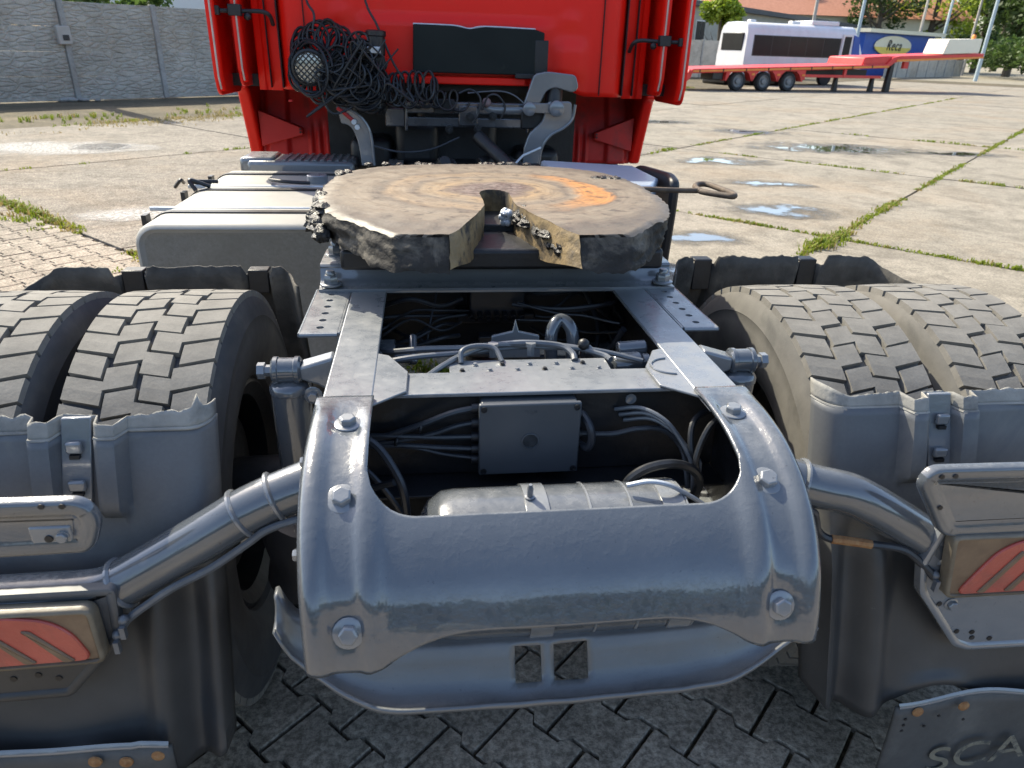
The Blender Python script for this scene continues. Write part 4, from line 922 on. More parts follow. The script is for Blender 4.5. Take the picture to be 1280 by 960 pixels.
lpR = [(a+.006, b-.018) for a, b in rounded([(.724, .800), (1.3, .792), (1.3, .648), (.748, .656)], .018)]
stR = [rounded([(.766, .666), (.785, .702), (.822, .762), (.865, .785), (1.28, .781), (1.28, .66)], .02)]
slR = [rounded([(.805+k*.056, .670), (.820+k*.056, .669), (.878+k*.056, .758), (.868+k*.056, .763)], .005) for k in range(8)]
slR = [[(a+.006, b-.018) for a, b in q] for q in slR]
stR = [[(a+.006, b-.018) for a, b in q] for q in stR]
lamp(1, lpR, stR, slR, 'faded red lens, bars leaning to the right')

# ---- mud flaps
def flap(s, x0, ztop, label):
    mb = MB(); rows = []
    for j in range(11):
        z = lerp(.07, ztop, j/10)
        rows.append([Vector((s*x, .935-.02*(ztop-z)+.008*math.sin(x*13+z*6), z+(0 if j < 10 else .006*math.sin(x*21+s)-.004*(x > .72)))) for x in [lerp(x0, 1.3, k/40) for k in range(41)]])
    mb.grid(rows); f_ = part('mud_flap', mb, 'flap', smooth=60, solid=.008); f_['label'] = label
    mb = MB(); rows = [[Vector((s*x, .929+.008*math.sin(x*13+ztop*6)-d, z+.006*math.sin(x*21+s)-.004*(x > .72))) for x in [lerp(x0+.004, 1.3, k/40) for k in range(41)]] for z, d in ((ztop-.006, -.004), (ztop, 0), (ztop+.004, -.001), (ztop+.010, -.006))]
    mb.grid(rows); part('flap_hem', mb, 'paint', f_, smooth=60)
    return f_
fl = flap(-1, .66, .425, 'grey mud flap, lower left'); fr = flap(1, .727, .372, 'mud flap with worn lettering')
for f_, pts in ((fl, [(-.685, .408), (-.79, .405), (-.74, .398)]), (fr, [(.775, .352), (.875, .358)])):
    for x, z in pts:
        mb = MB(); mb.lathe([(.012, 0), (.011, .003), (.006, .004), (.0003, .0065)], (x, .925, z), (0, -1, 0), 14, cap=False); part('flap_bolt', mb, 'rust_bolt', f_)
for x, z in ((.752, .335), (.752, .318), (.752, .302), (.80, .31), (.825, .337), (.885, .32)):
    mb = MB(); mb.lathe([(.0035, 0), (.0035, .001), (.0003, .001)], (x, .9235, z), (0, -1, 0), 10, cap=False); part('rivet_hole', mb, 'black_steel', fr)
text_obj('lettering', 'SCANIA', .105, Matrix.Translation((1.055, .9205, .222)) @ RX90 @ Matrix.Rotation(rad(6), 4, 'Z'), 'print', fr, ext=.0006, spacing=1.0, scale_x=1.2)

# ---- fuel tank on the left
def rrect(x0, x1, z0, z1, r, n=8):
    out = []
    for cx, cz, a0 in ((x1-r, z1-r, 0), (x0+r, z1-r, 90), (x0+r, z0+r, 180), (x1-r, z0+r, 270)):
        for k in range(n+1):
            a = rad(a0+90*k/n); out.append((cx+r*math.cos(a), cz+r*math.sin(a)))
    return out
mb = MB(); sec = rrect(-1.245, -.50, .33, .958, .085); rows = []
for y, ins in ((2.705, .035), (2.692, .02), (2.70, .008), (2.72, 0), (3.98, 0), (4.0, .008), (4.01, .02)):
    rows.append([Vector((a, y, b)) for a, b in (shrink(sec, ins) if ins else sec)])
mb.grid(rows, closed=True); n = len(sec); mb.cur = 0; mb.f.append(tuple(range(n))[::-1]); mb.m.append(1)
ft = weld(part('fuel_tank', mb, ('tank', 'tank_end'), smooth=45)); ft['label'] = 'dusty white fuel tank with black straps'
for y in (2.90, 3.40, 3.86):
    st = shrink(sec, -.006); st2 = shrink(sec, -.001)
    mb = MB(); rows = [[Vector((a, yy, b)) for a, b in q] for yy, q in ((y-.022, st2), (y-.021, st), (y+.021, st), (y+.022, st2))]
    mb.grid(rows, closed=True); sp_ = part('tank_strap', mb, 'black_steel', ft, smooth=30)
    mb = MB(); mb.box((-1.268, y-.025, .91), (-1.25, y+.025, .95)); part('strap_buckle', mb, 'black_plastic', sp_)
for y in (2.98, 3.5): 
    mb = MB(); mb.box((-1.27, y, .945), (-.52, y+.018, .9625)); part('edge_strip', mb, 'galv', ft, bevel=.004)
mb = MB(); mb.lathe([(.05, 0), (.05, .035), (.045, .04), (.001, .04)], (-.70, 3.62, .957), (0, 0, 1), 24, cap=False); cp = part('filler_cap', mb, 'paint', ft)
mb = MB(); mb.tube(spl([(-.72, 3.5, .975), (-.82, 3.47, .985), (-.90, 3.52, .985), (-.92, 3.62, .975)]), .008, 8); part('cap_chain', mb, 'black_plastic', cp)
mb = MB()
for k in range(3):
    p = Vector((-1.24+random.uniform(-.08, .12), 3.45+random.uniform(-.1, .12), .96)); mb.tube(spl([p, p+Vector((random.uniform(-.08, .05), random.uniform(-.05, .05), random.uniform(.01, .05))), p+Vector((random.uniform(-.1, .1), random.uniform(-.1, .1), .01))]), random.uniform(.005, .011), 6)
part('loose_strap', mb, 'black_plastic', ft)
mb = MB(); mb.box((-1.12, 4.04, .90), (-.56, 4.36, 1.0)); mb.box((-1.16, 4.06, .93), (-.98, 4.34, 1.015)); part('step_plate', mb, 'paint', bevel=.02)
for k in range(9):
    mb = MB(); mb.box((-.94+k*.04, 4.06, 1.0), (-.92+k*.04, 4.34, 1.006)); part('tread_strip', mb, 'paint', bevel=.001)

# ---- box and black side panel on the right
mb = MB(); mb.prism([(.36, 3.45), (.77, 3.30), (.775, 2.94), (.69, 2.74), (.45, 2.72), (.34, 2.9)], 'z', 1.03, 1.10); part('side_cover', mb, 'alu_box', bevel=.012)
mb = MB(); mb.prism(rounded([(2.86, .62), (2.82, 1.0), (2.82, 1.105), (2.9, 1.125), (3.32, 1.10), (3.6, 1.0), (3.6, .6)], .03), 'x', .79, .83); part('side_panel', mb, 'black_plastic', bevel=.012)
# ---- cab
YC = 4.10
mb = MB()
def cab_wall_z(x): return 1.352+.045*sstep(.70, .55, abs(x))
xs_ = [-.905+1.81*k/60 for k in range(61)]; rows = []
for j in range(50):
    u = j/49; row = []
    for x in xs_:
        z = lerp(cab_wall_z(x), 2.7, u); y = YC
        ax = abs(x)
        if ax > .86: y += .05*sstep(.86, .905, ax)
        # pressings
        y += .012*sstep(.735, .72, ax)
        y += .018*sstep(.49, .475, abs(x-.0))*sstep(1.70, 1.715, z)*sstep(1.88, 1.865, z)
        for cx in (-.60, .60):
            y -= .016*sstep(.085, .055, abs(x-cx))*sstep(1.42, 1.48, z)*sstep(1.64, 1.58, z)
            y -= .01*sstep(.035, .025, abs(x-cx))*sstep(1.70, 1.705, z)*sstep(1.74, 1.735, z)
        y -= .01*sstep(.3, .28, abs(x+.36))*sstep(1.50, 1.51, z)*sstep(1.60, 1.59, z)*0
        row.append(Vector((x, y, z)))
    rows.append(row)
mb.grid(rows); cab = part('cab', mb, 'red', smooth=45, solid=.006); cab['label'] = 'bright red cab rear wall'
for s in (-1, 1):
    # inner corner column of the cab, stepped vertical panels, then the two side deflectors
    for nm, x0, x1, y0, y1, zb, m_ in (('corner_panel', .905, 1.03, 4.13, 4.16, 1.345, 'red'),):
        xs2 = [lerp(x0, x1, k/16) for k in range(17)]; rows = []
        for j in range(12):
            z = lerp(zb, 2.7, j/11)
            rows.append([Vector((s*x, lerp(y0, y1, (x-x0)/(x1-x0))+.014*sstep(.96, .968, x)-.012*sstep(.99, .998, x), z)) for x in xs2])
        mb = MB(); mb.grid(rows); part(nm, mb, m_, cab, solid=.006)
    for x, w_ in ((.902, .006), (.962, .004), (.768, .004)):
        mb = MB(); yy = 4.096 if x < .9 else (4.125 if x > .95 else 4.12); mb.box((s*x-w_/2, yy-.012, 1.36), (s*x+w_/2, yy+.03, 2.7)); part('seam', mb, 'seam', cab, smooth=0)
    for nm, x, y0, y1, zb, m_ in (('side_deflector', 1.085, 3.97, 4.42, 1.365, 'red'), ('side_deflector', 1.185, 3.90, 4.40, 1.325, 'red_dusty')):
        mb = MB(); poly = rounded([(y0, zb), (y0, 2.75), (y1, 2.75), (y1, zb)], .07, 8)
        xo, xi = s*x, s*(x-.014); mb.prism(poly, 'x', min(xo, xi), max(xo, xi)); d = part(nm, mb, 'red', cab, bevel=.004)
        # rolled rear lip facing us
        mb = MB(); rows = []
        lipw = .034
        for z in [zb+.02+(2.7-zb-.02)*k/20 for k in range(21)]:
            i_ = .028*sstep(zb+.09, zb+.01, z)
            rows.append([Vector((s*(x+dx), y0+dy+i_, z)) for dx, dy in ((.004, .05), (.006, .015), (.002, -.002), (-.012, -.006), (-.026, .0), (-lipw, .015), (-lipw, .035))])
        mb.grid(rows); part('deflector_lip', mb, 'red', d, smooth=60)
        mb = MB(); mb.tube([(s*(x-.02), y0-.008+.028*sstep(zb+.09, zb+.01, z), z) for z in [zb+.03+(2.68-zb)*k/24 for k in range(25)]], .0045, 6); part('worn_edge', mb, 'fur_rim', d)
    # strut joining the deflectors to the cab
    zst = 1.70 if s < 0 else 1.63
    mb = MB(); mb.tube(spl([(s*.92, 4.10, zst-.05), (s*.925, 4.05, zst-.01), (s*.96, 4.03, zst+.005), (s*1.05, 4.0, zst+.002), (s*1.16, 3.95, zst)]), .011, 8); mb.box((s*1.07-.03, 3.955, zst-.02), (s*1.07+.03, 4.0, zst+.03)); mb.sphere((s*1.02, 4.0, zst-.02), .018); mb.box((s*1.15-.018, 3.92, zst-.02), (s*1.15+.018, 3.95, zst+.02)); part('deflector_strut', mb, 'black_plastic', cab, bevel=.003)
    # cross ribs stamped in the outer deflector inside
    # wheel arch behind the front wheel
    xs2 = [lerp(.72, 1.19, k/70) for k in range(71)]; rows = []
    for j in range(20):
        z = lerp(.905, 1.36, j/19); row = []
        for x in xs2:
            y = 4.86+.10*sstep(1.0, 1.36, z)-.03*sstep(.08, .05, abs(x-1.09))
            y += .012*math.sin((x-.80)*120)*sstep(.72, .76, x)*sstep(.92, .88, x)*sstep(1.15, 1.05, z)
            row.append(Vector((s*x, y, z)))
        rows.append(row)
    mb = MB(); mb.grid(rows); wa_ = part('wheel_arch', mb, 'red_dusty', smooth=60, solid=.005)
    mb = MB(); poly = [(4.60, 1.33), (4.66, 1.30), (4.80, 1.0), (4.84, .905), (4.98, .905), (5.0, 1.36), (4.62, 1.36)]
    mb.prism(poly, 'x', min(s*1.19, s*1.262), max(s*1.19, s*1.262)); part('arch_lip', mb, 'red', wa_, bevel=.025, bseg=3)
    mb = MB(); mb.prism([(s*1.185, 1.20), (s*.93, 1.10), (s*.925, 1.06), (s*1.18, .99)] if s < 0 else [(s*1.18, .99), (s*.93, 1.06), (s*.925, 1.10), (s*1.185, 1.20)], 'y', 4.79, 4.845); part('arch_bracket', mb, 'red_dusty', wa_, bevel=.004)
    for q in (-.006, .012):
        mb = MB(); mb.cyl((s*.94, 4.788, 1.082+q), (s*.94, 4.778, 1.082+q), .006, 8); part('rivet', mb, 'black_steel', wa_)
    mb = MB(); mb.box((s*.9-.3, 4.2, 1.36), (s*.9+.3, 5.9, 1.42)); part('floor_pan', mb, 'black_steel', cab)
    mb = MB(); mb.prism([(4.30, 1.36), (6.2, 1.36), (6.2, 2.7), (4.30, 2.7)], 'x', min(s*1.16, s*1.17), max(s*1.16, s*1.17)); part('cab_side', mb, 'red', cab)
mb = MB(); mb.box((-1.16, 4.2, 2.69), (1.16, 6.2, 2.75)); part('cab_roof', mb, 'red', cab, bevel=.02)
mb = MB(); mb.box((-1.16, 6.15, .9), (1.16, 6.25, 2.7)); part('cab_front', mb, 'red', cab, bevel=.02)
mb = MB(); mb.box((-.6, 4.18, 1.36), (.6, 5.9, 1.42)); part('floor_pan', mb, 'black_steel', cab)
# lower sill of the rear wall and the black panel
mb = MB(); mb.box((-.32, 4.06, 1.398), (.36, 4.1, 1.437)); part('wall_sill', mb, 'red', cab, bevel=.006)
mb = MB(); mb.prism(rounded([(-.232, 1.452), (.44, 1.452), (.448, 1.655), (.40, 1.668), (.14, 1.672), (.06, 1.66), (-.02, 1.672), (-.225, 1.675)], .008), 'y', 4.03, 4.085); bp = part('rear_panel', mb, 'window', cab, bevel=.006)
mb = MB(); mb.tube(spl([(-.225, 4.045, 1.676), (-.02, 4.045, 1.674), (.06, 4.045, 1.662), (.14, 4.045, 1.674), (.40, 4.045, 1.67)], 6), .005, 6); part('panel_edge', mb, 'galv', bp)
mb = MB(); mb.box((.40, 4.028, 1.452), (.47, 4.05, 1.62)); mb.box((.30, 4.025, 1.435), (.40, 4.06, 1.46)); part('panel_hinge', mb, 'black_steel', bp, bevel=.004)

# ---- cab suspension: cross bar, two arms, brackets
mb = MB(); mb.box((-.27, 3.98, 1.258), (.36, 4.04, 1.315)); mb.box((-.27, 3.985, 1.192), (.36, 4.03, 1.24)); mb.box((-.28, 3.975, 1.17), (-.265, 4.05, 1.33)); mb.box((.36, 3.975, 1.17), (.372, 4.05, 1.33)); mb.box((-.38, 3.99, 1.19), (-.28, 4.03, 1.28)); mb.box((.0, 3.97, 1.20), (.10, 4.0, 1.30))
cb = part('cab_crossbar', mb, 'paint_dark', bevel=.008)
mb = MB(); mb.tube(spl([(.12, 4.0, 1.31), (.16, 4.0, 1.285), (.22, 4.0, 1.28), (.40, 4.0, 1.285)]), .026, 12); part('torsion_tube', mb, 'paint', cb)
for x in (-.05, .06, .10, .18): 
    mb = MB(); mb.cyl((x, 3.985, 1.22+.04*math.sin(x*40)), (x, 3.95, 1.22+.04*math.sin(x*40)), .02, 14); mb.cyl((x, 3.95, 1.22+.04*math.sin(x*40)), (x, 3.93, 1.22+.04*math.sin(x*40)), .011, 8); part('valve', mb, 'black_steel', cb)
def plate(name, poly, y0, y1, m_, parent=None, bev=.006):
    mb = MB(); mb.prism(rounded(poly, .02), 'y', y0, y1); return part(name, mb, m_, parent, bevel=bev)
# right hand arms
plate('suspension_bracket', [(.335, 1.30), (.39, 1.46), (.46, 1.475), (.61, 1.462), (.63, 1.40), (.60, 1.375), (.50, 1.40), (.455, 1.38), (.43, 1.32), (.36, 1.28)], 3.96, 4.0, 'paint')
plate('suspension_arm', [(.34, 1.00), (.345, 1.10), (.37, 1.17), (.44, 1.235), (.46, 1.33), (.59, 1.335), (.60, 1.25), (.55, 1.20), (.48, 1.16), (.44, 1.10), (.425, 1.0)], 3.93, 3.96, 'paint')
mb = MB(); mb.tube(spl([(.428, 3.94, 1.0), (.442, 3.935, 1.10), (.485, 3.93, 1.165), (.555, 3.93, 1.205), (.598, 3.93, 1.25), (.61, 3.93, 1.32)]), .008, 8); part('arm_flange', mb, 'paint')
mb = MB(); mb.prism([(.34, 1.275), (.34, 1.32), (.50, 1.325), (.50, 1.275)], 'y', 3.915, 3.935); mb.lathe([(.034, 0), (.034, .03), (.026, .034), (.0005, .034)], (.362, 3.92, 1.295), (0, -1, 0), 22, cap=False); mb.lathe([(.04, 0), (.04, .035), (.03, .04), (.0005, .04)], (.505, 3.92, 1.30), (0, -1, 0), 22, cap=False); part('link_arm', mb, 'paint', bevel=.003)
mb = MB(); mb.box((.33, 3.97, 1.19), (.46, 4.0, 1.28)); part('stop_block', mb, 'black_steel', bevel=.008)
mb = MB(); mb.cyl((.505, 4.0, 1.30), (.51, 4.02, 1.42), .045, 16); part('cab_air_spring', mb, 'black_plastic')
mb = MB(); mb.tube([(.27, 3.8, 1.02), (.33, 3.85, 1.07), (.43, 3.9, 1.105)], .006, 8); part('stay_rod', mb, 'galv')
mb = MB(); mb.cyl((.10, 3.95, 1.15), (.28, 3.75, 1.0), .035, 14); mb.cyl((.28, 3.72, 1.0), (.40, 3.8, 1.0), .04, 14); part('steering_shaft', mb, 'black_steel')
# left hand arm (arched)
mb = MB(); P0 = spl([(-.62, 3.95, 1.285), (-.55, 3.95, 1.27), (-.49, 3.95, 1.225), (-.455, 3.95, 1.15), (-.445, 3.95, 1.0)], 8); P1 = spl([(-.60, 3.95, 1.205), (-.565, 3.95, 1.195), (-.54, 3.95, 1.165), (-.52, 3.95, 1.10), (-.51, 3.95, 1.0)], 8)
rows = []
for dy in (-.018, .018): pass
n = len(P0); vs = [p+Vector((0, -.018, 0)) for p in P0]+[p+Vector((0, -.018, 0)) for p in P1]+[p+Vector((0, .018, 0)) for p in P0]+[p+Vector((0, .018, 0)) for p in P1]
fs = []
for i in range(n-1): fs += [(i, i+1, n+i+1, n+i), (2*n+i, 3*n+i, 3*n+i+1, 2*n+i+1), (i, 2*n+i, 2*n+i+1, i+1), (n+i, n+i+1, 3*n+i+1, 3*n+i)]
mb.add(vs, fs); sa = part('suspension_arm', mb, 'paint', bevel=.004)
mb = MB(); mb.tube([p+Vector((0, -.02, 0)) for p in P0], .007, 8); part('arm_flange', mb, 'paint', sa)
mb = MB(); mb.tube(spl([(-.615, 3.92, 1.28), (-.575, 3.92, 1.25), (-.535, 3.92, 1.215)]), .009, 8); part('red_cable', mb, 'red_dusty', sa)
for x, z in ((-.535, 1.215), (-.52, 1.19)):
    mb = MB(); mb.cyl((x, 3.93, z), (x, 3.90, z), .013, 10); part('bolt', mb, 'galv', sa)
mb = MB(); mb.box((-.74, 4.55, .80), (.74, 4.6, 1.40)); part('dark_backing', mb, 'black_steel')  # black backing added for the deep shade under the cab
# dark gearbox and engine lumps below the cab
for a, b in (((-.30, 3.6, .62), (.30, 5.0, .98)), ((-.22, 4.4, .9), (.25, 5.6, 1.28)), ((-.34, 4.25, .95), (-.1, 4.6, 1.2)), ((-.60, 4.3, .9), (-.36, 4.7, 1.1)), ((.35, 4.35, .8), (.62, 4.8, 1.05))):
    mb = MB(); mb.box(a, b); part('gearbox_casing', mb, 'black_steel', bevel=.05, bseg=3)
for k in range(14):
    x = random.uniform(-.3, .25); y = random.uniform(3.65, 4.1); z = random.uniform(.95, 1.02)
    mb = MB(); mb.cyl((x, y, z), (x+random.uniform(-.1, .1), y+random.uniform(-.05, .05), z+random.uniform(.01, .06)), random.uniform(.015, .04), 10); part('gearbox_fitting', mb, random.choice(('black_steel', 'paint', 'black_steel')), bevel=.003)

# ---- coiled air and electric lines, work lamp, sockets
def coil(path, rad_, turns, r, name='coiled_cable', phase=0, squash=1.0):
    P_ = spl(path, 24); L = len(P_); pts = []; x = None
    per = 18; tot = int(turns*per)
    for k in range(tot+1):
        t = k/tot*(L-1); i = min(L-2, int(t)); p = P_[i].lerp(P_[i+1], t-i); d = (P_[i+1]-P_[i]).normalized()
        if x is None: x, y = cross_frame(d)
        else: x = (x-d*x.dot(d)).normalized(); y = d.cross(x)
        a = 2*math.pi*k/per+phase; rr = rad_*(1+.3*noise.noise(Vector((k*.06, phase, 0))))
        pts.append(p+x*math.cos(a)*rr+y*math.sin(a)*rr*squash+Vector((noise.noise(Vector((k*.045, 1, phase))), noise.noise(Vector((k*.045, 5, phase))), noise.noise(Vector((k*.045, 9, phase)))))*.035)
    mb = MB(); mb.tube(pts, r, 6); o = part(name, mb, 'cable_black', smooth=60); return o
def loops(path, rx, rz, turns, r, seed, y=3.93, tilt=.35):
    P_ = spl([(a_, y, b_) for a_, b_ in path], 16); L = len(P_); tot = int(turns*20); pts = []
    for k in range(tot+1):
        t = k/tot*(L-1); i = min(L-2, int(t)); p = P_[i].lerp(P_[i+1], t-i); a_ = 2*math.pi*k/20
        q1 = noise.noise(Vector((k*.035, seed, 0))); q2 = noise.noise(Vector((k*.035, seed, 5))); q3 = noise.noise(Vector((k*.05, seed, 9)))
        kx, kz = rx*(1+.45*q1), rz*(1+.45*q2)
        pts.append(p+Vector((math.cos(a_)*kx, tilt*math.sin(a_+q3*2)*rz+.035*q3, math.sin(a_)*kz))+Vector((q2, 0, q1))*.022)
    mb = MB(); mb.tube(pts, r, 6); return part('coiled_cable', mb, 'cable_black', smooth=60)
for q, (pth, rx, rz, tn, r_, yy) in enumerate((
    ([(-.75, 1.50), (-.70, 1.585), (-.62, 1.59), (-.56, 1.53), (-.54, 1.46)], .068, .075, 15, .0072, 3.95),
    ([(-.775, 1.56), (-.79, 1.48), (-.79, 1.40)], .035, .07, 7, .008, 3.96),
    ([(-.64, 1.50), (-.56, 1.45), (-.48, 1.41), (-.42, 1.39)], .072, .072, 14, .0065, 3.91),
    ([(-.60, 1.42), (-.53, 1.39), (-.47, 1.36)], .085, .075, 9, .0075, 3.90),
    ([(-.73, 1.37), (-.62, 1.36), (-.52, 1.33), (-.44, 1.31)], .05, .05, 12, .007, 3.92),
    ([(-.50, 1.54), (-.46, 1.46), (-.44, 1.36)], .05, .07, 9, .0065, 3.92),
    ([(-.43, 1.40), (-.33, 1.385), (-.22, 1.39), (-.10, 1.365)], .03, .062, 10, .0075, 3.94),
    ([(-.38, 1.36), (-.26, 1.335), (-.14, 1.34), (.02, 1.315)], .035, .05, 8, .006, 3.93),
    ([(-.47, 1.60), (-.485, 1.55), (-.47, 1.50)], .03, .035, 6, .007, 3.95),
    ([(-.73, 1.465), (-.735, 1.46)], .10, .105, 3, .007, 3.90))):
    loops(pth, rx, rz, tn, r_, q*7.3, yy)
mb = MB()
for k in range(40): lump(mb, (random.uniform(-.62, -.38), 3.985+random.uniform(-.02, .02), random.uniform(1.29, 1.52)), random.uniform(.025, .055), (1, .6, 1), k*3.1)
part('cable_bundle_core', mb, 'cable_black')
for k in range(14):
    x0 = random.uniform(-.66, -.35); z0 = random.uniform(1.32, 1.52)
    cable([(x0, 3.9, z0), (x0+random.uniform(-.1, .1), 3.87, z0+random.uniform(-.1, .12)), (x0+random.uniform(-.15, .2), 3.88, z0+random.uniform(-.15, .05)), (x0+random.uniform(0, .25), 3.9, z0+random.uniform(-.12, .1))], random.choice((.004, .0055, .007)), 'cable_black', name='loose_cable')
cable([(-.745, 4.05, 2.2), (-.74, 4.0, 1.80), (-.70, 3.97, 1.70), (-.71, 3.96, 1.62), (-.68, 3.95, 1.5)], .006, 'cable_black', name='hanging_cord')
cable([(-.50, 4.05, 2.2), (-.46, 4.0, 1.80), (-.40, 3.97, 1.66), (-.33, 3.95, 1.5), (-.28, 3.94, 1.42)], .006, 'cable_black', name='hanging_cord')
cable([(0, 3.95, 1.36), (.06, 3.94, 1.38), (.11, 3.94, 1.34), (.10, 3.94, 1.26), (.07, 3.95, 1.22)], .005, 'cable', name='loose_cable')
cable([(.12, 3.95, 1.28), (.15, 3.93, 1.35), (.20, 3.93, 1.355), (.24, 3.94, 1.30), (.22, 3.95, 1.24)], .005, 'cable', name='loose_cable')
cable([(.05, 4.0, 1.36), (.2, 3.96, 1.375), (.28, 3.93, 1.36), (.35, 3.92, 1.31)], .0035, 'cable_grey', name='loose_cable')
cable([(-.44, 3.9, 1.10), (-.3, 3.88, 1.075), (-.15, 3.88, 1.09), (.0, 3.9, 1.15)], .005, 'cable', name='loose_cable')
mb = MB(); mb.sphere((.145, 3.96, 1.318), .024, 12, 8); part('pressure_switch', mb, 'bush')
# round work lamp with a wire grid
lc = Vector((-.733, 3.90, 1.462)); ln = Vector((.15, -.95, -.05)).normalized(); lx, ly = cross_frame(ln)
mb = MB(); mb.lathe([(.03, -.075), (.075, -.05), (.085, -.01), (.085, .012), (.076, .016), (.074, .006)], lc, ln, 28); wl = part('work_lamp', mb, 'black_plastic')
mb = MB(); mb.lathe([(.073, .004), (.05, .011), (.02, .014), (.0005, .0145)], lc, ln, 28, cap=False); part('lamp_glass', mb, 'silver', wl)
mb = MB()
for k in range(-3, 4):
    o = k*.0195; h = math.sqrt(max(0, .073**2-o*o))
    for a, b in ((lx+ly, ly-lx), (ly-lx, lx+ly)):
        a = a.normalized(); b = b.normalized(); mb.tube([lc+ln*.019+a*o-b*h, lc+ln*.019+a*o+b*h], .003, 5)
part('lamp_grid', mb, 'cable_black', wl)
mb = MB(); mb.box((-.86+.0, 3.97, 1.30), (-.84, 3.99, 1.31)); mb.box((-.70, 3.93, 1.53), (-.60, 3.97, 1.548)); part('lamp_bracket', mb, 'red_dusty', wl, bevel=.003)
mb = MB(); mb.lathe([(.035, 0), (.045, .01), (.045, .09), (.05, .095), (.05, .115), (.04, .12)], (-.41, 3.96, 1.52), (.02, 0, 1), 20); sc_ = part('trailer_socket', mb, 'black_plastic')
mb = MB(); mb.box((-.45, 3.90, 1.535), (-.385, 3.917, 1.565)); part('socket_label', mb, 'galv', sc_, bevel=.003)
mb = MB(); mb.box((-.46, 3.95, 1.40), (-.37, 4.0, 1.52)); part('socket_bracket', mb, 'black_steel', sc_, bevel=.006)
mb = MB(); mb.box((-.13, 3.965, 1.255), (-.02, 4.0, 1.33)); part('air_coupling_plate', mb, 'black_steel', bevel=.006)
# ------------------------------------------------------------------ the yard
E1 = Vector((.715, .699, 0)).normalized(); E2 = Vector((E1.y, -E1.x, 0))
def ab(a, b, z=0): return E1*a+E2*b+Vector((0, 0, z))
def struct(o, kind='structure'): o['kind'] = kind; return o
mb = MB(); mb.add([(-300, -100, -.05), (400, -100, -.05), (400, 600, -.05), (-300, 600, -.05)], [(0, 1, 2, 3)])
ground = struct(make_obj('ground', mb, MT['far_ground'], smooth=0))
A_ = [2.28, 7.0, 12.0, 17.4, 22.8, 28.2, 33.6, 39.0, 44.4, 49.8, 55.2, 60.6]
B_ = [-15.0, -10.5, -6.05, -1.93, 2.3, 6.5, 10.7, 14.9, 19.1, 23.3, 27.5]
yard = struct(empty('concrete_yard')); yard.location = (0, 0, 0)
for i in range(len(A_)-1):
    for j in range(len(B_)-1):
        ca, cb2 = (A_[i]+A_[i+1])/2, (B_[j]+B_[j+1])/2; c = ab(ca, cb2)
        ha, hb = (A_[i+1]-A_[i])/2-.018, (B_[j+1]-B_[j])/2-.018
        mb = MB(); n = 14; rows = []
        M4 = Matrix((( E1.x, E2.x, 0, 0), (E1.y, E2.y, 0, 0), (0, 0, 1, 0), (0, 0, 0, 1)))
        def edge(t, k): return .012*noise.noise(Vector((t*3, k, i*7+j)))
        top = []
        for q in range(n): top.append((-ha+2*ha*q/n, -hb+edge(q, 1)))
        for q in range(n): top.append((ha+edge(q, 2), -hb+2*hb*q/n))
        for q in range(n): top.append((ha-2*ha*q/n, hb+edge(q, 3)))
        for q in range(n): top.append((-ha+edge(q, 4), hb-2*hb*q/n))
        mb.prism(top[::-1], 'z', -.045, 0, Matrix.Translation((c.x, c.y, random.uniform(-.003, .003))) @ M4)
        weld(make_obj('slab', mb, MT['slab_rough'] if j < 2 and A_[i] < 10 else MT['slab'], yard, smooth=0))
mb = MB(); mb.add([ab(2.28, -40, -.048), ab(70, -40, -.048), ab(70, 30, -.048), ab(2.28, 30, -.048)], [(0, 1, 2, 3)]); struct(make_obj('yard_base', mb, MT['dirt'], smooth=0))
mb = MB(); mb.add([ab(2.28, -60, -.02), ab(70, -60, -.02), ab(70, -15.02, -.02), ab(2.28, -15.02, -.02)], [(0, 1, 2, 3)][::1]); struct(make_obj('verge', mb, MT['dirt'], smooth=0))

# pavers: interlocking double-T blocks in courses
pav = struct(empty('paved_area'))
LB, HB, AM = .20, .166, .0125
def paver_outline(g=.0048):
    L, H = LB-2*g, HB-2*g; h = H/2; l = L/2
    pts = [(-l, -h-AM), (-l*.59, -h-AM), (-l*.41, -h+AM), (l*.41, -h+AM), (l*.59, -h-AM), (l, -h-AM), (l, h+AM), (l*.59, h+AM), (l*.41, h-AM), (-l*.41, h-AM), (-l*.59, h+AM), (-l, h+AM)]
    return pts
def paver_mesh():
    o = paver_outline(); mb = MB(); n = len(o)
    M4 = Matrix(((E2.x, E1.x, 0, 0), (E2.y, E1.y, 0, 0), (0, 0, 1, 0), (0, 0, 0, 1)))
    rows = [[M4 @ Vector((x*k, y*k, z)) for x, y in o] for k, z in ((1, -.04), (1, -.004), (.972, 0))]
    mb.grid(rows, closed=True); mb.f.append(tuple(range(2*n, 3*n))); mb.m.append(0); return mb
pm = weld(make_obj('paver', paver_mesh(), MT['paver'], pav, smooth=0))
cand = []; rest = []
for i in range(0, 95):
    a = 2.28-.02-HB/2-i*HB
    for j in range(-60, 30):
        b = (j+(.5 if i % 2 else 0))*LB-.03; p = ab(a, b)
        if p.y < .55: continue
        near = -.95 < p.x < 1.1 and p.y < 2.0
        v = Vector((p.x, p.y, 0)); q = CAM_W.inverted() @ v
        u_, v_ = 640+F_PX*q.x/-q.z, 480-F_PX*q.y/-q.z
        if not (-60 < u_ < 1340 and -20 < v_ < 1040): continue
        vis = near or (p.x < -1.25 and u_ < 230)
        (cand if vis else rest).append((-q.z, a, b))
cand.sort(); rest += cand[300:]; cand = cand[:300]
first = True
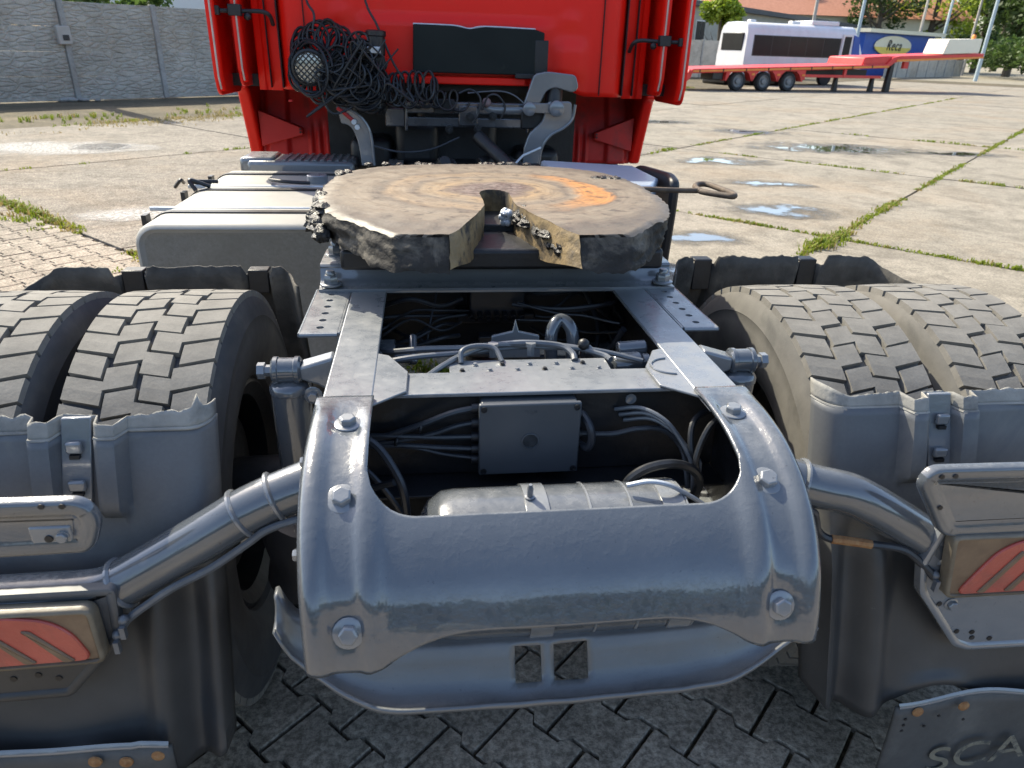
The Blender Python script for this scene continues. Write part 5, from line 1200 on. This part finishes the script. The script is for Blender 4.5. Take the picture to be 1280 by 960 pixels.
for d, a, b in cand:
    o = pm if first else link_copy(pm, pav); first = False
    o.location = ab(a, b, random.uniform(-.0018, .0018)); o.rotation_euler = (random.uniform(-.006, .006), random.uniform(-.006, .006), random.uniform(-.008, .008))
mb = MB(); src = [Vector(v.co) for v in pm.data.vertices]; sf = [tuple(f.vertices) for f in pm.data.polygons]
for d, a, b in rest:
    o = ab(a, b, random.uniform(-.0015, .0015)); mb.add([v+o for v in src], sf)
r = make_obj('far_pavers', mb, MT['paver'], pav, smooth=0); r['kind'] = 'stuff'
mb = MB(); mb.add([(-30, .6, -.003), (30, .6, -.003), (30, -60, -.003), (-30, -60, -.003)], [(0, 3, 2, 1)]); struct(make_obj('rear_paving', mb, MT['paver'], smooth=0))
mb = MB(); mb.add([ab(2.29, -60, -.022), ab(-40, -60, -.022), ab(-40, 40, -.022), ab(2.29, 40, -.022)], [(0, 3, 2, 1)][::-1]); struct(make_obj('paver_bedding', mb, MT['dirt'], smooth=0))

# grass in the joints
def blades(name, spots, m_, label, cat='grass'):
    mb = MB()
    for (x, y, h, n_, sp) in spots:
        for k in range(n_):
            px, py = x+random.gauss(0, sp), y+random.gauss(0, sp); a = random.uniform(0, 6.28); l = h*random.uniform(.4, 1.2); wd = .004+.006*random.random()
            dx, dy = math.cos(a), math.sin(a); t = random.uniform(.2, .9)*l
            mb.add([(px-dy*wd, py+dx*wd, -.02), (px+dy*wd, py-dx*wd, -.02), (px+dx*t*.5+dy*wd*.7, py+dy*t*.5-dx*wd*.7, l*.6), (px+dx*t*.5-dy*wd*.7, py+dy*t*.5+dx*wd*.7, l*.6), (px+dx*t, py+dy*t, l*.75)], [(0, 1, 2, 3), (3, 2, 4)])
    o = make_obj(name, mb, MT[m_], smooth=0); return tag(o, label, cat, kind='stuff')
sp = []; dry = []
def line(a0, b0, a1, b1, dens_, h, wob=.03, thr=-.2, n_=7):
    L = math.hypot(a1-a0, b1-b0)
    for k in range(int(L*dens_)):
        t = random.random(); a, b = lerp(a0, a1, t)+random.gauss(0, wob), lerp(b0, b1, t)+random.gauss(0, wob); p = ab(a, b)
        nv = noise.noise(Vector((p.x*.9, p.y*.9, 0)))
        if nv < thr: continue
        hh = h*(.5+max(0, nv+.3))
        (dry if random.random() < .22 else sp).append((p.x, p.y, hh, n_, .022))
line(2.3, -12, 2.3, 1.0, 75, .055, .035, -.45)
line(2.15, -9, 2.15, -2.0, 25, .035, .09, 0)
line(7.0, -6.0, 7.0, 10, 45, .04, .012, -.3); line(2.3, -1.93, 9.5, -1.93, 45, .045, .02, -.35); line(9.5, -1.93, 30, -1.93, 22, .05, .015, -.25)
line(6.4, -1.95, 7.3, -1.9, 110, .075, .04, -1)
line(12, -6, 12, 9, 24, .04, .012, -.15); line(2.3, -10.5, 14, -10.5, 14, .05, .03, -.05); line(7, -10.5, 7, -2, 8, .04, .012, 0); line(7, -6.05, 40, -6.05, 18, .05, .02, -.2); line(17.4, -6, 17.4, 12, 16, .05, .03, -.1)
line(5, -15, 30, -15, 16, .07, .12, -.1); line(2, -16.4, 34, -16.4, 20, .09, .4, 0, 9)
blades('joint_grass', sp, 'grass', 'green grass and weeds growing in the yard joints')
blades('dry_grass', dry, 'grass_dry', 'dry yellow grass tufts along the yard joints')
# a wider dry strip near the wall foot
st_ = []
for k in range(900):
    p = ab(random.uniform(2, 17), -14.9+random.gauss(0, .35))
    if noise.noise(Vector((p.x*.5, p.y*.5, 3))) > -.1: st_.append((p.x, p.y, .05, 6, .08))
blades('straw', st_, 'grass_dry', 'flat dry straw strip in front of the concrete wall')

def blob(name, x, y, rx, ry, rot, m_, z=.006):
    mb = MB(); vs = [Vector((x, y, z))]; n = 40
    for k in range(n):
        a = 2*math.pi*k/n; r_ = 1+.18*noise.noise(Vector((math.cos(a)*1.5+x, math.sin(a)*1.5+y, 0)))
        u_, v_ = rx*r_*math.cos(a), ry*r_*math.sin(a); vs.append(Vector((x+u_*math.cos(rot)-v_*math.sin(rot), y+u_*math.sin(rot)+v_*math.cos(rot), z)))
    mb.add(vs, [(0, 1+k, 1+(k+1) % n) for k in range(n)]); return struct(make_obj(name, mb, MT[m_], smooth=0))
for x, y, rx, ry, rot in ((7.5, 13.0, 2.3, 1.0, -.3), (4.5, 11.2, 1.0, .55, -.2), (3.75, 7.5, .85, .42, -.4), (2.35, 6.25, .6, .32, .1), (2.0, 5.2, .5, .3, .2), (6.8, 15.6, 1.2, .6, -.3), (4.3, 9.2, .7, .3, -.3), (9.6, 12.5, 1.2, .4, -.3), (5.3, 17.5, 1.3, .6, 0)):
    blob('puddle', x, y, rx, ry, rot, 'puddle')
blob('silt_patch', -5.6, 11.55, 2.1, .75, .35, 'silt', .0055); blob('silt_patch', -2.9, 7.2, .7, .35, .2, 'silt', .0055)
# ------------------------------------------------------------------ background
WINV = CAM_W.inverted(); CW = CAM_W.translation
def onray(u, v, Y):
    """a place on the sight line at world distance Y"""
    d = (CAM_W.to_3x3() @ Vector(((u-640)/F_PX, -(v-480)/F_PX, -1))); t = (Y-CW.y)/d.y; return CW+d*t
def gnd(u, v):
    d = (CAM_W.to_3x3() @ Vector(((u-640)/F_PX, -(v-480)/F_PX, -1))); t = -CW.z/d.z; return CW+d*t

# drain cover and worn patch
p = gnd(125, 184)
mb = MB(); mb.lathe([(.42, 0), (.42, .008), (.36, .01), (.355, .004), (.001, .004)], (p.x, p.y, -.002), (0, 0, 1), 32, cap=False); dc = make_obj('drain_cover', mb, MT['black_steel']); tag(dc, 'dark round drain cover sunk in the pale concrete', 'drain cover')
for k in range(-3, 4):
    mb = MB(); mb.box((p.x-.3, p.y+k*.09-.02, .002), (p.x+.3, p.y+k*.09+.02, .009)); make_obj('grate_bar', mb, MT['black_steel'], dc, smooth=0)

# concrete panel fence
W0 = gnd(208, 122); W0.z = 0; WD = Vector((.735, .678, 0)).normalized(); WN = Vector((WD.y, -WD.x, 0))
def fence(name, o, d, k0, k1, pitch, rows_, hgt, label, m_='stone_panel'):
    nrm = Vector((d.y, -d.x, 0)); e = empty(name, Matrix.Translation(o+d*pitch*k0))
    tag(e, label, 'fence'); rot = math.atan2(d.y, d.x)
    mbp = MB(); n = 10
    zz = [0, .012, .03]; 
    mbp.box((.07, -.02, .002), (pitch-.07, .02, hgt-.002))
    pm_ = None
    mpo = MB(); mpo.prism([(-.06, -.08), (.06, -.08), (.075, .07), (-.075, .07)], 'z', 0, rows_*hgt+.03); po = None
    for k in range(k1-k0+1):
        c = make_obj('post', mpo, MT['conc_post'], e, bevel=.01) if po is None else link_copy(po, e)
        po = po or c; c.location = d*pitch*k; c.rotation_euler = (random.uniform(-.01, .01), random.uniform(-.01, .01), rot)
        if k < k1-k0:
            for r_ in range(rows_):
                c = make_obj('panel', mbp, MT[m_], e, bevel=.006) if pm_ is None else link_copy(pm_, e)
                pm_ = pm_ or c; c.location = d*pitch*k+nrm*random.uniform(-.006, .006)+Vector((0, 0, r_*hgt)); c.rotation_euler = (0, 0, rot)
    return e
fence('concrete_fence', W0, WD, -7, 9, 2.2, 4, .545, 'grey concrete panel fence with stone pattern, left of the cab')
# street lamp post in front of the fence
p = gnd(95, 125); e = empty('lamp_post', Matrix.Translation((p.x, p.y, 0))); tag(e, 'pale galvanised post with a small switch box before the fence', 'post')
mb = MB(); ang = math.atan2(WD.y, WD.x); RZ = Matrix.Rotation(ang, 4, 'Z') @ Matrix.Rotation(rad(-1.2), 4, 'Y')
mb.box((-.18, -.09, -.02), (-.03, .09, 6.0), RZ); mb.box((.05, -.09, -.02), (.17, .09, 6.0), RZ); mb.box((-.03, -.03, 0), (.05, .03, 5.99), RZ); make_obj('shaft', mb, MT['galv'], e, bevel=.01)
mb = MB(); mb.box((-.15, -.26, 1.25), (.15, -.10, 1.65), RZ); bx = make_obj('switch_box', mb, MT['pole_con'], e, bevel=.02)
mb = MB(); mb.box((-.05, -.28, 1.34), (.09, -.262, 1.46), RZ); make_obj('box_socket', mb, MT['black_plastic'], bx, bevel=.01)
mb = MB(); mb.box((-.05, -.098, .98), (.05, -.092, 1.12), RZ); make_obj('sticker', mb, MT['yellow'], e)
mb = MB()
for k in range(9): 
    q = (random.uniform(-.6, .6), random.uniform(-.35, .1), .02); mb.sphere(q, random.uniform(.05, .13), 8, 6, (1.3, 1, .5))
make_obj('base_rubble', mb, MT['conc_post'], e, smooth=0)

def foliage(mb, c, r, n, leaf, sq=(1, 1, 1), clumps=14, seed=0):
    rnd = random.Random(seed); c = Vector(c); cl = []
    for k in range(clumps):
        d = Vector((rnd.gauss(0, 1), rnd.gauss(0, 1), rnd.gauss(0, .9))); d.normalize(); d *= r*rnd.uniform(.35, .95)
        cl.append((c+Vector((d.x*sq[0], d.y*sq[1], d.z*sq[2])), r*rnd.uniform(.2, .42)))
    for k in range(n):
        cc, cr = cl[k % clumps]; d = Vector((rnd.gauss(0, 1), rnd.gauss(0, 1), rnd.gauss(0, 1))).normalized()*cr*rnd.random()**.4
        p_ = cc+d; a = Vector((rnd.gauss(0, 1), rnd.gauss(0, 1), rnd.gauss(0, .6))).normalized()*leaf*rnd.uniform(.6, 1.4); b = a.cross(Vector((rnd.gauss(0, 1), rnd.gauss(0, 1), rnd.gauss(0, 1)))).normalized()*a.length*.55
        mb.add([p_-a, p_+b, p_+a, p_-b], [(0, 1, 2, 3)])
def tree(name, pos, h, r, m_, label, n=2600, leaf=.16, sq=(1, 1, 1.1), seed=1, cat='tree', trunk=True, group=None):
    pos = Vector(pos); e = empty(name, Matrix.Translation((pos.x, pos.y, 0))); tag(e, label, cat, group); rnd = random.Random(seed)
    if trunk:
        mb = MB(); top = Vector((rnd.uniform(-.3, .3), 0, h-r*.9)); P_ = spl([(0, 0, -.1), (rnd.uniform(-.1, .1), 0, h*.3), top]); mb.tube(P_, [lerp(.035*h, .015*h, i/len(P_)) for i in range(len(P_))], 9)
        for k in range(6):
            a = rnd.uniform(0, 6.28); b0 = P_[int(len(P_)*rnd.uniform(.4, .95))]; mb.tube(spl([b0, b0+Vector((math.cos(a)*r*.4, math.sin(a)*r*.4, r*.3)), b0+Vector((math.cos(a)*r*.75, math.sin(a)*r*.75, r*.75))]), [.012*h*(1-.9*i/16) for i in range(17)], 6)
        make_obj('trunk', mb, MT['bark'], e)
    mb = MB(); foliage(mb, (0, 0, h-r*sq[2]*.8), r, n, leaf, sq, 22, seed); make_obj('crown', mb, MT[m_], e, smooth=0); return e
# shrub leaning over the fence at the top left
q = onray(140, 2, 22.5); tree('ivy_bush', (q.x-.2, q.y+.3, 0), 3.0, 1.3, 'leaf_c', 'green bush hanging over the left concrete fence', 2600, .09, (1.4, .8, .62), 3, 'bush')
q = onray(40, -30, 24); tree('ivy_bush', (q.x, q.y+1.0, 0), 3.6, 1.4, 'leaf_b', 'darker bush behind the fence near the frame edge', 1500, .1, (1.4, .8, .7), 5, 'bush')
# pale building beyond the fence
q = onray(240, 0, 34); e = empty('pale_shed', Matrix.Translation((q.x, q.y, 0))); tag(e, 'white walled shed beyond the left fence', 'building'); RZ = Matrix.Rotation(ang, 4, 'Z')
mb = MB(); mb.box((-3.2, 0, 0), (12, 7, 6.0), RZ); make_obj('wall', mb, MT['far_white'], e)
mb = MB(); mb.box((-3.4, -.2, 6.0), (12.2, 7.2, 6.2), RZ); make_obj('roof', mb, MT['roof_dark'], e)

# low loader trailer
TO = gnd(953, 114.2); TO.z = 0; TD = Vector((.965, .262, 0)).normalized()
tr_e = empty('low_loader', Matrix.Translation(TO) @ Matrix(((TD.x, -TD.y, 0, 0), (TD.y, TD.x, 0, 0), (0, 0, 1, 0), (0, 0, 0, 1))))
tag(tr_e, 'red low loader semitrailer with orange edge parked before the bus', 'trailer')
def tp(name, mb, m_, parent=None, **kw): return make_obj(name, mb, MT[m_], parent or tr_e, **kw)
def dk(x): return .86+.035*(x+4)           # deck rises towards the nose
mb = MB(); mb.prism([(-4.1, dk(-4.1)-.14), (-3.9, dk(-3.9)), (7.2, dk(7.2)), (7.2, dk(7.2)-.17), (-4.0, dk(-4)-.17)][::-1], 'y', -.05, 2.5); deck = tp('deck', mb, 'tr_red', bevel=.02)
mb = MB(); mb.prism([(-3.9, dk(-3.9)-.12), (-3.9, dk(-3.9)-.05), (7.25, dk(7.2)-.06), (7.25, dk(7.2)-.14)][::-1], 'y', -.075, -.052); tp('edge_strip', mb, 'tr_orange', deck)
for k in range(9):
    x = -3.6+k*1.22; mb = MB(); mb.box((x, -.09, dk(x)-.15), (x+.05, -.076, dk(x)-.02)); tp('lashing_ring', mb, 'black_steel', deck)
mb = MB(); mb.prism([(-4.35, .35), (-4.05, dk(-4)-.02), (-3.85, dk(-4)-.05), (-3.95, .5), (-4.2, .3)][::-1], 'y', .0, 2.4); tp('ramp_hinge', mb, 'tr_red', bevel=.02)
for x0, x1 in ((-3.4, -2.7),): pass
def tw(x):
    e = empty('wheel'); e.parent = tr_e; e.location = (x, .14, .41)
    mb = MB(); mb.lathe([(.26, -.12), (.36, -.14), (.40, -.10), (.41, 0), (.40, .10), (.36, .14), (.26, .12)], (0, 0, 0), (0, 1, 0), 30, cap=False); make_obj('tyre', mb, MT['groove'], e)
    mb = MB(); mb.lathe([(.265, -.12), (.25, -.13), (.235, -.06), (.12, -.05), (.11, -.13), (.05, -.14), (.001, -.14)], (0, 0, 0), (0, 1, 0), 30, cap=False); make_obj('rim', mb, MT['hub'], e); return e
for x in (-1.42, 0, 1.42): tw(x)
for x in (-1.42, 0, 1.42):
    mb = MB(); mb.box((x-.3, .5, .2), (x+.3, 2.3, .62)); tp('axle', mb, 'black_steel', bevel=.1)
    mb = MB(); pts = [(x-.68, .42), (x-.52, .70), (x-.32, .86), (x+.32, .86), (x+.52, .70), (x+.68, .42), (x+.74, .42), (x+.70, .93), (x-.70, .93), (x-.74, .42)]; mb.prism(pts[::-1], 'y', -.03, .32); tp('wheel_arch', mb, 'tr_red')
    mb = MB(); mb.box((x+.64, -.06, .66), (x+.80, -.035, .74)); tp('side_marker', mb, 'tr_orange')
mb = MB(); mb.box((-2.75, .1, .45), (-2.2, 1.0, .8)); tp('tool_box', mb, 'black_plastic', bevel=.03)
mb = MB(); mb.box((2.2, .02, .62), (7.0, .10, .74)); mb.box((4.6, .0, .62), (4.75, .11, 1.05)); mb.box((2.1, .0, .5), (2.3, .11, .95)); tp('side_guard', mb, 'tr_red', bevel=.01)
mb = MB(); mb.box((2.4, .5, .6), (6.5, 2.2, .98)); tp('chassis_beam', mb, 'black_steel')
for x in (4.4, 6.7): 
    mb = MB(); mb.prism([(x, 0), (x+.28, 0), (x+.2, .7), (x+.08, .7)][::-1], 'y', .3, .48); tp('landing_leg', mb, 'black_steel', bevel=.02)
G1 = dk(6.6)
mb = MB(); mb.prism([(5.7, G1-.12), (5.8, G1+.30), (7.2, G1+.38), (7.9, G1+.38), (7.3, G1-.12)][::-1], 'y', .1, 2.4); tp('gooseneck_step', mb, 'tr_red', bevel=.06)
mb = MB(); mb.prism([(7.25, G1-.15), (7.65, G1+.10), (8.0, G1+.16), (13.6, G1+.42), (13.6, G1+.64), (7.9, G1+.40), (7.5, G1+.32), (7.1, G1-.05)], 'y', 0, 2.45); gn = tp('gooseneck', mb, 'tr_red', bevel=.02)
mb = MB(); mb.prism([(7.7, G1+.14), (13.6, G1+.42), (13.6, G1+.50), (7.75, G1+.24)], 'y', -.03, -.004); tp('edge_strip', mb, 'tr_orange', gn)
mb = MB(); mb.prism([(10.7, G1+.54), (13.2, G1+.65), (13.2, G1+1.30), (10.9, G1+1.22)], 'y', .0, 1.2); tp('head_board', mb, 'white_board', bevel=.03)
mb = MB(); mb.lathe([(.1, 0), (.1, .15), (.06, .2), (.001, .2)], (12.8, .2, G1+1.28), (0, 0, 1), 12); tp('beacon', mb, 'tr_orange')
mb = MB(); mb.prism([(7.7, 0), (8.05, 0), (8.0, G1+.1), (7.8, G1+.1)][::-1], 'y', .3, .5); tp('landing_leg', mb, 'black_steel', bevel=.02)
mb = MB(); mb.box((8.5, .2, G1-.15), (8.8, .35, G1+.15)); tp('air_coupling', mb, 'tr_red')

# minibus behind it
B0 = onray(927, 100, 39.5); B0.z = 0; BD = Vector((.955, .297, 0)).normalized()
bus = empty('minibus', Matrix.Translation(B0) @ Matrix(((BD.x, -BD.y, 0, 0), (BD.y, BD.x, 0, 0), (0, 0, 1, 0), (0, 0, 0, 1))))
tag(bus, 'white minibus with dark window band parked behind the red low loader', 'bus')
LBUS = 8.6; HBUS = 3.05
def bp_(name, mb, m_, parent=None, **kw): return make_obj(name, mb, MT[m_], parent or bus, **kw)
mb = MB(); sec = [(0, .45), (0, 1.4), (.06, 2.6), (.18, 2.88), (.42, 3.02), (1.2, HBUS), (1.98, 3.02), (2.22, 2.88), (2.34, 2.6), (2.4, 1.4), (2.4, .45)]
rows = []
for x, k, dz in ((-.02, .94, -.05), (.08, 1, 0), (LBUS-.9, 1, 0), (LBUS-.25, .98, -.25), (LBUS, .92, -.7)):
    rows.append([Vector((x+(.09*sstep(1.3, 3.2, z) if x < .2 else -.55*sstep(1.3, 3.2, z)*(x > LBUS-.5)), 1.2+(y-1.2)*k, z if z < 2 else z+dz*(z-2)/1.2)) for y, z in sec])
mb.grid(rows); mb.f.append(tuple(range(11))); mb.m.append(0); mb.f.append(tuple(range(44, 55))[::-1]); mb.m.append(0)
body = bp_('body', mb, 'bus_white', smooth=50)
mb = MB(); mb.prism([(.40, 1.42), (6.6, 1.42), (6.6, 2.42), (.44, 2.42)][::-1], 'y', -.012, .08); wb_ = bp_('window_band', mb, 'black_plastic')
for k in range(5):
    x = .46+k*1.22; mb = MB(); mb.prism([(x+.02, 1.47), (x+1.18, 1.47), (x+1.18, 2.38), (x+.02, 2.38)][::-1], 'y', -.02, -.013); bp_('pane', mb, 'bus_glass', wb_)
mb = MB(); mb.prism([(6.68, .55), (7.45, .55), (7.42, 2.62), (6.72, 2.62)][::-1], 'y', -.014, .09); dr = bp_('door', mb, 'bus_white')
mb = MB(); mb.prism([(6.78, .7), (7.36, .7), (7.34, 2.52), (6.82, 2.52)][::-1], 'y', -.02, -.0145); bp_('pane', mb, 'bus_glass', dr)
mb = MB(); mb.prism([(7.55, 1.5), (8.2, 1.5), (7.95, 2.5), (7.55, 2.6)][::-1], 'y', -.006, .2); bp_('windscreen_side', mb, 'blue')
mb = MB(); mb.box((-.01, .35, 1.65), (.3, 2.05, 2.5), Matrix.Shear('YZ', 4, (0, 0)) if False else Matrix.Translation((-.02, 0, 0))); bp_('rear_window', mb, 'bus_glass', bevel=.03)
for x, a, b_, hh in ((1.0, .3, .3, .12), (3.9, .5, .35, .15), (4.8, 1.9, 1.5, .2)):
    mb = MB(); mb.box((x-.1, 1.2-b_/2, HBUS-.03), (x+a, 1.2+b_/2, HBUS+hh)); bp_('roof_hatch', mb, 'bus_white', bevel=.05)
for x in (1.7, 6.0):
    mb = MB(); mb.lathe([(.001, -.02), (.25, -.02), (.42, 0), (.42, .25)], (x, .05, .42), (0, 1, 0), 24); bp_('wheel', mb, 'groove')

# far fence, sheds, kiosk, poles
o = onray(800, 88, 47); o.z = 0; fence('concrete_fence', o, Vector((.93, .36, 0)).normalized(), -1, 6, 2.4, 4, .55, 'plain grey concrete fence behind the minibus', 'conc_wall')
e = empty('long_shed', Matrix.Translation(onray(820, 90, 52) * 1)); e.location.z = 0; tag(e, 'long grey shed with dark flat roof edge behind the minibus', 'building')
SD = Vector((.70, .714, 0)).normalized(); RS = Matrix(((SD.x, -SD.y, 0, 0), (SD.y, SD.x, 0, 0), (0, 0, 1, 0), (0, 0, 0, 1)))
mb = MB(); mb.box((-2, 0, 0), (62, 9, 4.45), RS); make_obj('wall', mb, MT['far_render'], e)
mb = MB(); mb.box((-2.4, -.5, 4.45), (62.4, 9.5, 4.8), RS); make_obj('roof', mb, MT['roof_dark'], e)
for k in range(12):
    x = 1.2+k*4.2; mb = MB(); mb.box((x, -.06, 2.0), (x+1.6, .02, 3.6), RS); f_ = make_obj('window', mb, MT['far_white'], e)
    for q in (0, 1):
        mb = MB(); mb.box((x+.08+q*.78, -.09, 2.08), (x+.78+q*.74, -.062, 3.52), RS); make_obj('pane', mb, MT['bus_glass'], f_)
o = onray(1040, 30, 95); e = empty('red_roofed_house', Matrix.Translation((o.x, o.y, 0))); tag(e, 'house with red tiled roof far behind the grey shed', 'building')
mb = MB(); mb.box((-13, 0, 0), (18, 12, 6.0)); make_obj('wall', mb, MT['cream'], e)
mb = MB(); mb.prism([(-1, 6.0), (6, 9.6), (13, 6.0)], 'x', -14, 19); make_obj('roof', mb, MT['roof_red'], e)
# blue kiosk with an oval sign
o = onray(1085, 80, 66); o.z = 0; KD = Vector((.86, .51, 0)).normalized(); RK = Matrix(((KD.x, -KD.y, 0, 0), (KD.y, KD.x, 0, 0), (0, 0, 1, 0), (0, 0, 0, 1)))
e = empty('blue_kiosk', Matrix.Translation(o)); tag(e, 'blue kiosk with cream roof edge and oval sign behind the trailer', 'building')
mb = MB(); mb.box((-1.5, 0, 0), (11.6, 5, 3.5), RK); make_obj('wall', mb, MT['blue'], e)
mb = MB(); mb.prism([(-1.7, 3.5), (12.6, 3.5), (12.9, 3.8), (-1.7, 3.8)][::-1], 'y', -.5, 5.4, RK); make_obj('roof', mb, MT['cream'], e)
for nm, dy, zlo, m_ in (('oval_sign', 0, 0, 'cream'), ('sign_lower_half', -.04, 1, 'yellow')):
    poly = [(3.6+3.4*math.cos(t), 2.5+.82*math.sin(t)) for t in [2*math.pi*k/40 for k in range(40)]] if not zlo else [(3.6+3.4*math.cos(t), 2.5+.82*math.sin(t)) for t in [math.pi+.15+(math.pi-.3)*k/30 for k in range(31)]]
    mb = MB(); mb.prism(poly, 'y', -.12+dy, -.06+dy, RK); sg_ = make_obj(nm, mb, MT[m_], e)
text_obj('lettering', 'Reca', 1.25, RK @ Matrix.Translation((3.6, -.19, 2.5)) @ RX90, 'black_plastic', e, ext=.01, shear=.35, spacing=1.15)
o = onray(1105, 95, 60); o.z = 0; fence('concrete_fence', o, Vector((.80, .60, 0)).normalized(), 0, 8, 2.4, 3, .5, 'low plain concrete fence in front of the blue kiosk', 'conc_wall')
for i, (u, Y, h, m_, lab) in enumerate(((1005, 60, 9, 'pole_con', 'concrete pole rising behind the minibus roof hatch'), (1062, 62, 10, 'pole', 'pale lamp pole above the front end of the minibus'), (1138, 76, 11, 'pole_con', 'concrete pole above the oval kiosk sign'), (1168, 74, 11, 'pole', 'pale lamp pole over the right half of the kiosk'), (1203, 80, 11, 'pole_con', 'thin concrete pole near the right kiosk corner'), (1222, 60, 11, 'pole', 'pale leaning lamp pole behind the trailer head board'))):
    o = onray(u, 90, Y); e = empty('lamp_pole', Matrix.Translation((o.x, o.y, 0))); tag(e, lab, 'pole')
    mb = MB(); mb.tube([(0, 0, -.1), (0, 0, h*.5), (0, 0, h)], [.16, .13, .09], 12); make_obj('shaft', mb, MT[m_], e)
    mb = MB(); mb.tube(spl([(0, 0, h-.05), (.1, -.3, h+.3), (.15, -1.2, h+.45)]), .05, 8); mb.box((.05, -1.9, h+.38), (.25, -1.1, h+.52)); make_obj('lamp_arm', mb, MT['galv'], e)
# trees
TR = ((1000, 100, 9.5, 3.0, 'leaf_c', 'small green tree before the red roof'), (1085, 92, 14, 5.5, 'leaf_b', 'dark green tree right of the red roof'), (1150, 95, 15, 6.5, 'leaf_a', 'bright yellow green tree above the kiosk'), (1195, 104, 16, 6.0, 'leaf_a', 'second bright green tree right of the kiosk'), (1215, 98, 12, 4.5, 'leaf_c', 'mid green tree above the right end of the trailer'), (1258, 80, 13, 4.8, 'leaf_b', 'large dark tree at the right frame edge'), (1300, 74, 12, 5, 'leaf_b', 'dark tree partly cut by the right frame edge'), (1240, 118, 16, 7, 'leaf_c', 'pale far tree behind the dark ones'), (895, 50.5, 5.2, 1.5, 'leaf_a', 'slim bright green tree growing by the grey shed'), (1045, 110, 13, 5, 'leaf_b', 'dark tree behind the red roofed house'))
for i, (u, Y, h, r_, m_, lab) in enumerate(TR):
    o = onray(u, 90, Y); tree('broadleaf_tree', (o.x, o.y, 0), h, r_, m_, lab, 3200, .26 if r_ > 2 else .14, (1, 1, 1.15), 20+i)
for i, (u, Y) in enumerate(((1235, 76), (1262, 70), (1285, 66), (1215, 90))):
    o = onray(u, 90, Y); tree('shrub', (o.x, o.y, 0), 3.4+.4*i, 2.2, 'leaf_b' if i % 2 else 'leaf_c', ('dark shrub left of the tree trunks', 'low shrub under the large dark tree', 'rightmost shrub by the frame edge', 'mid green shrub behind the low fence end')[i], 1500, .2, (1.4, 1.2, .8), 50+i, 'bush', False)
# trees behind the viewer (mirrored in the paint)
mb = MB()
for k in range(26): foliage(mb, (-60+k*5, -38, 3.5), 5.5, 420, 1.1, (1, 1, .9), 8, 300+k)
tag(make_obj('hedge', mb, MT['leaf_b'], smooth=0), 'tall green hedge behind the viewer', 'hedge', kind='stuff')
# dark treeline that closes the horizon
mb = MB(); rnd = random.Random(5)
for k in range(70):
    x = -160+k*6.5; foliage(mb, (x, 190+rnd.uniform(-12, 12), rnd.uniform(4, 7)), rnd.uniform(6, 9), 170, .9, (1, 1, .9), 8, k)
tag(make_obj('distant_wood', mb, MT['leaf_b'], smooth=0), 'far green wood along the horizon', 'wood', kind='stuff')
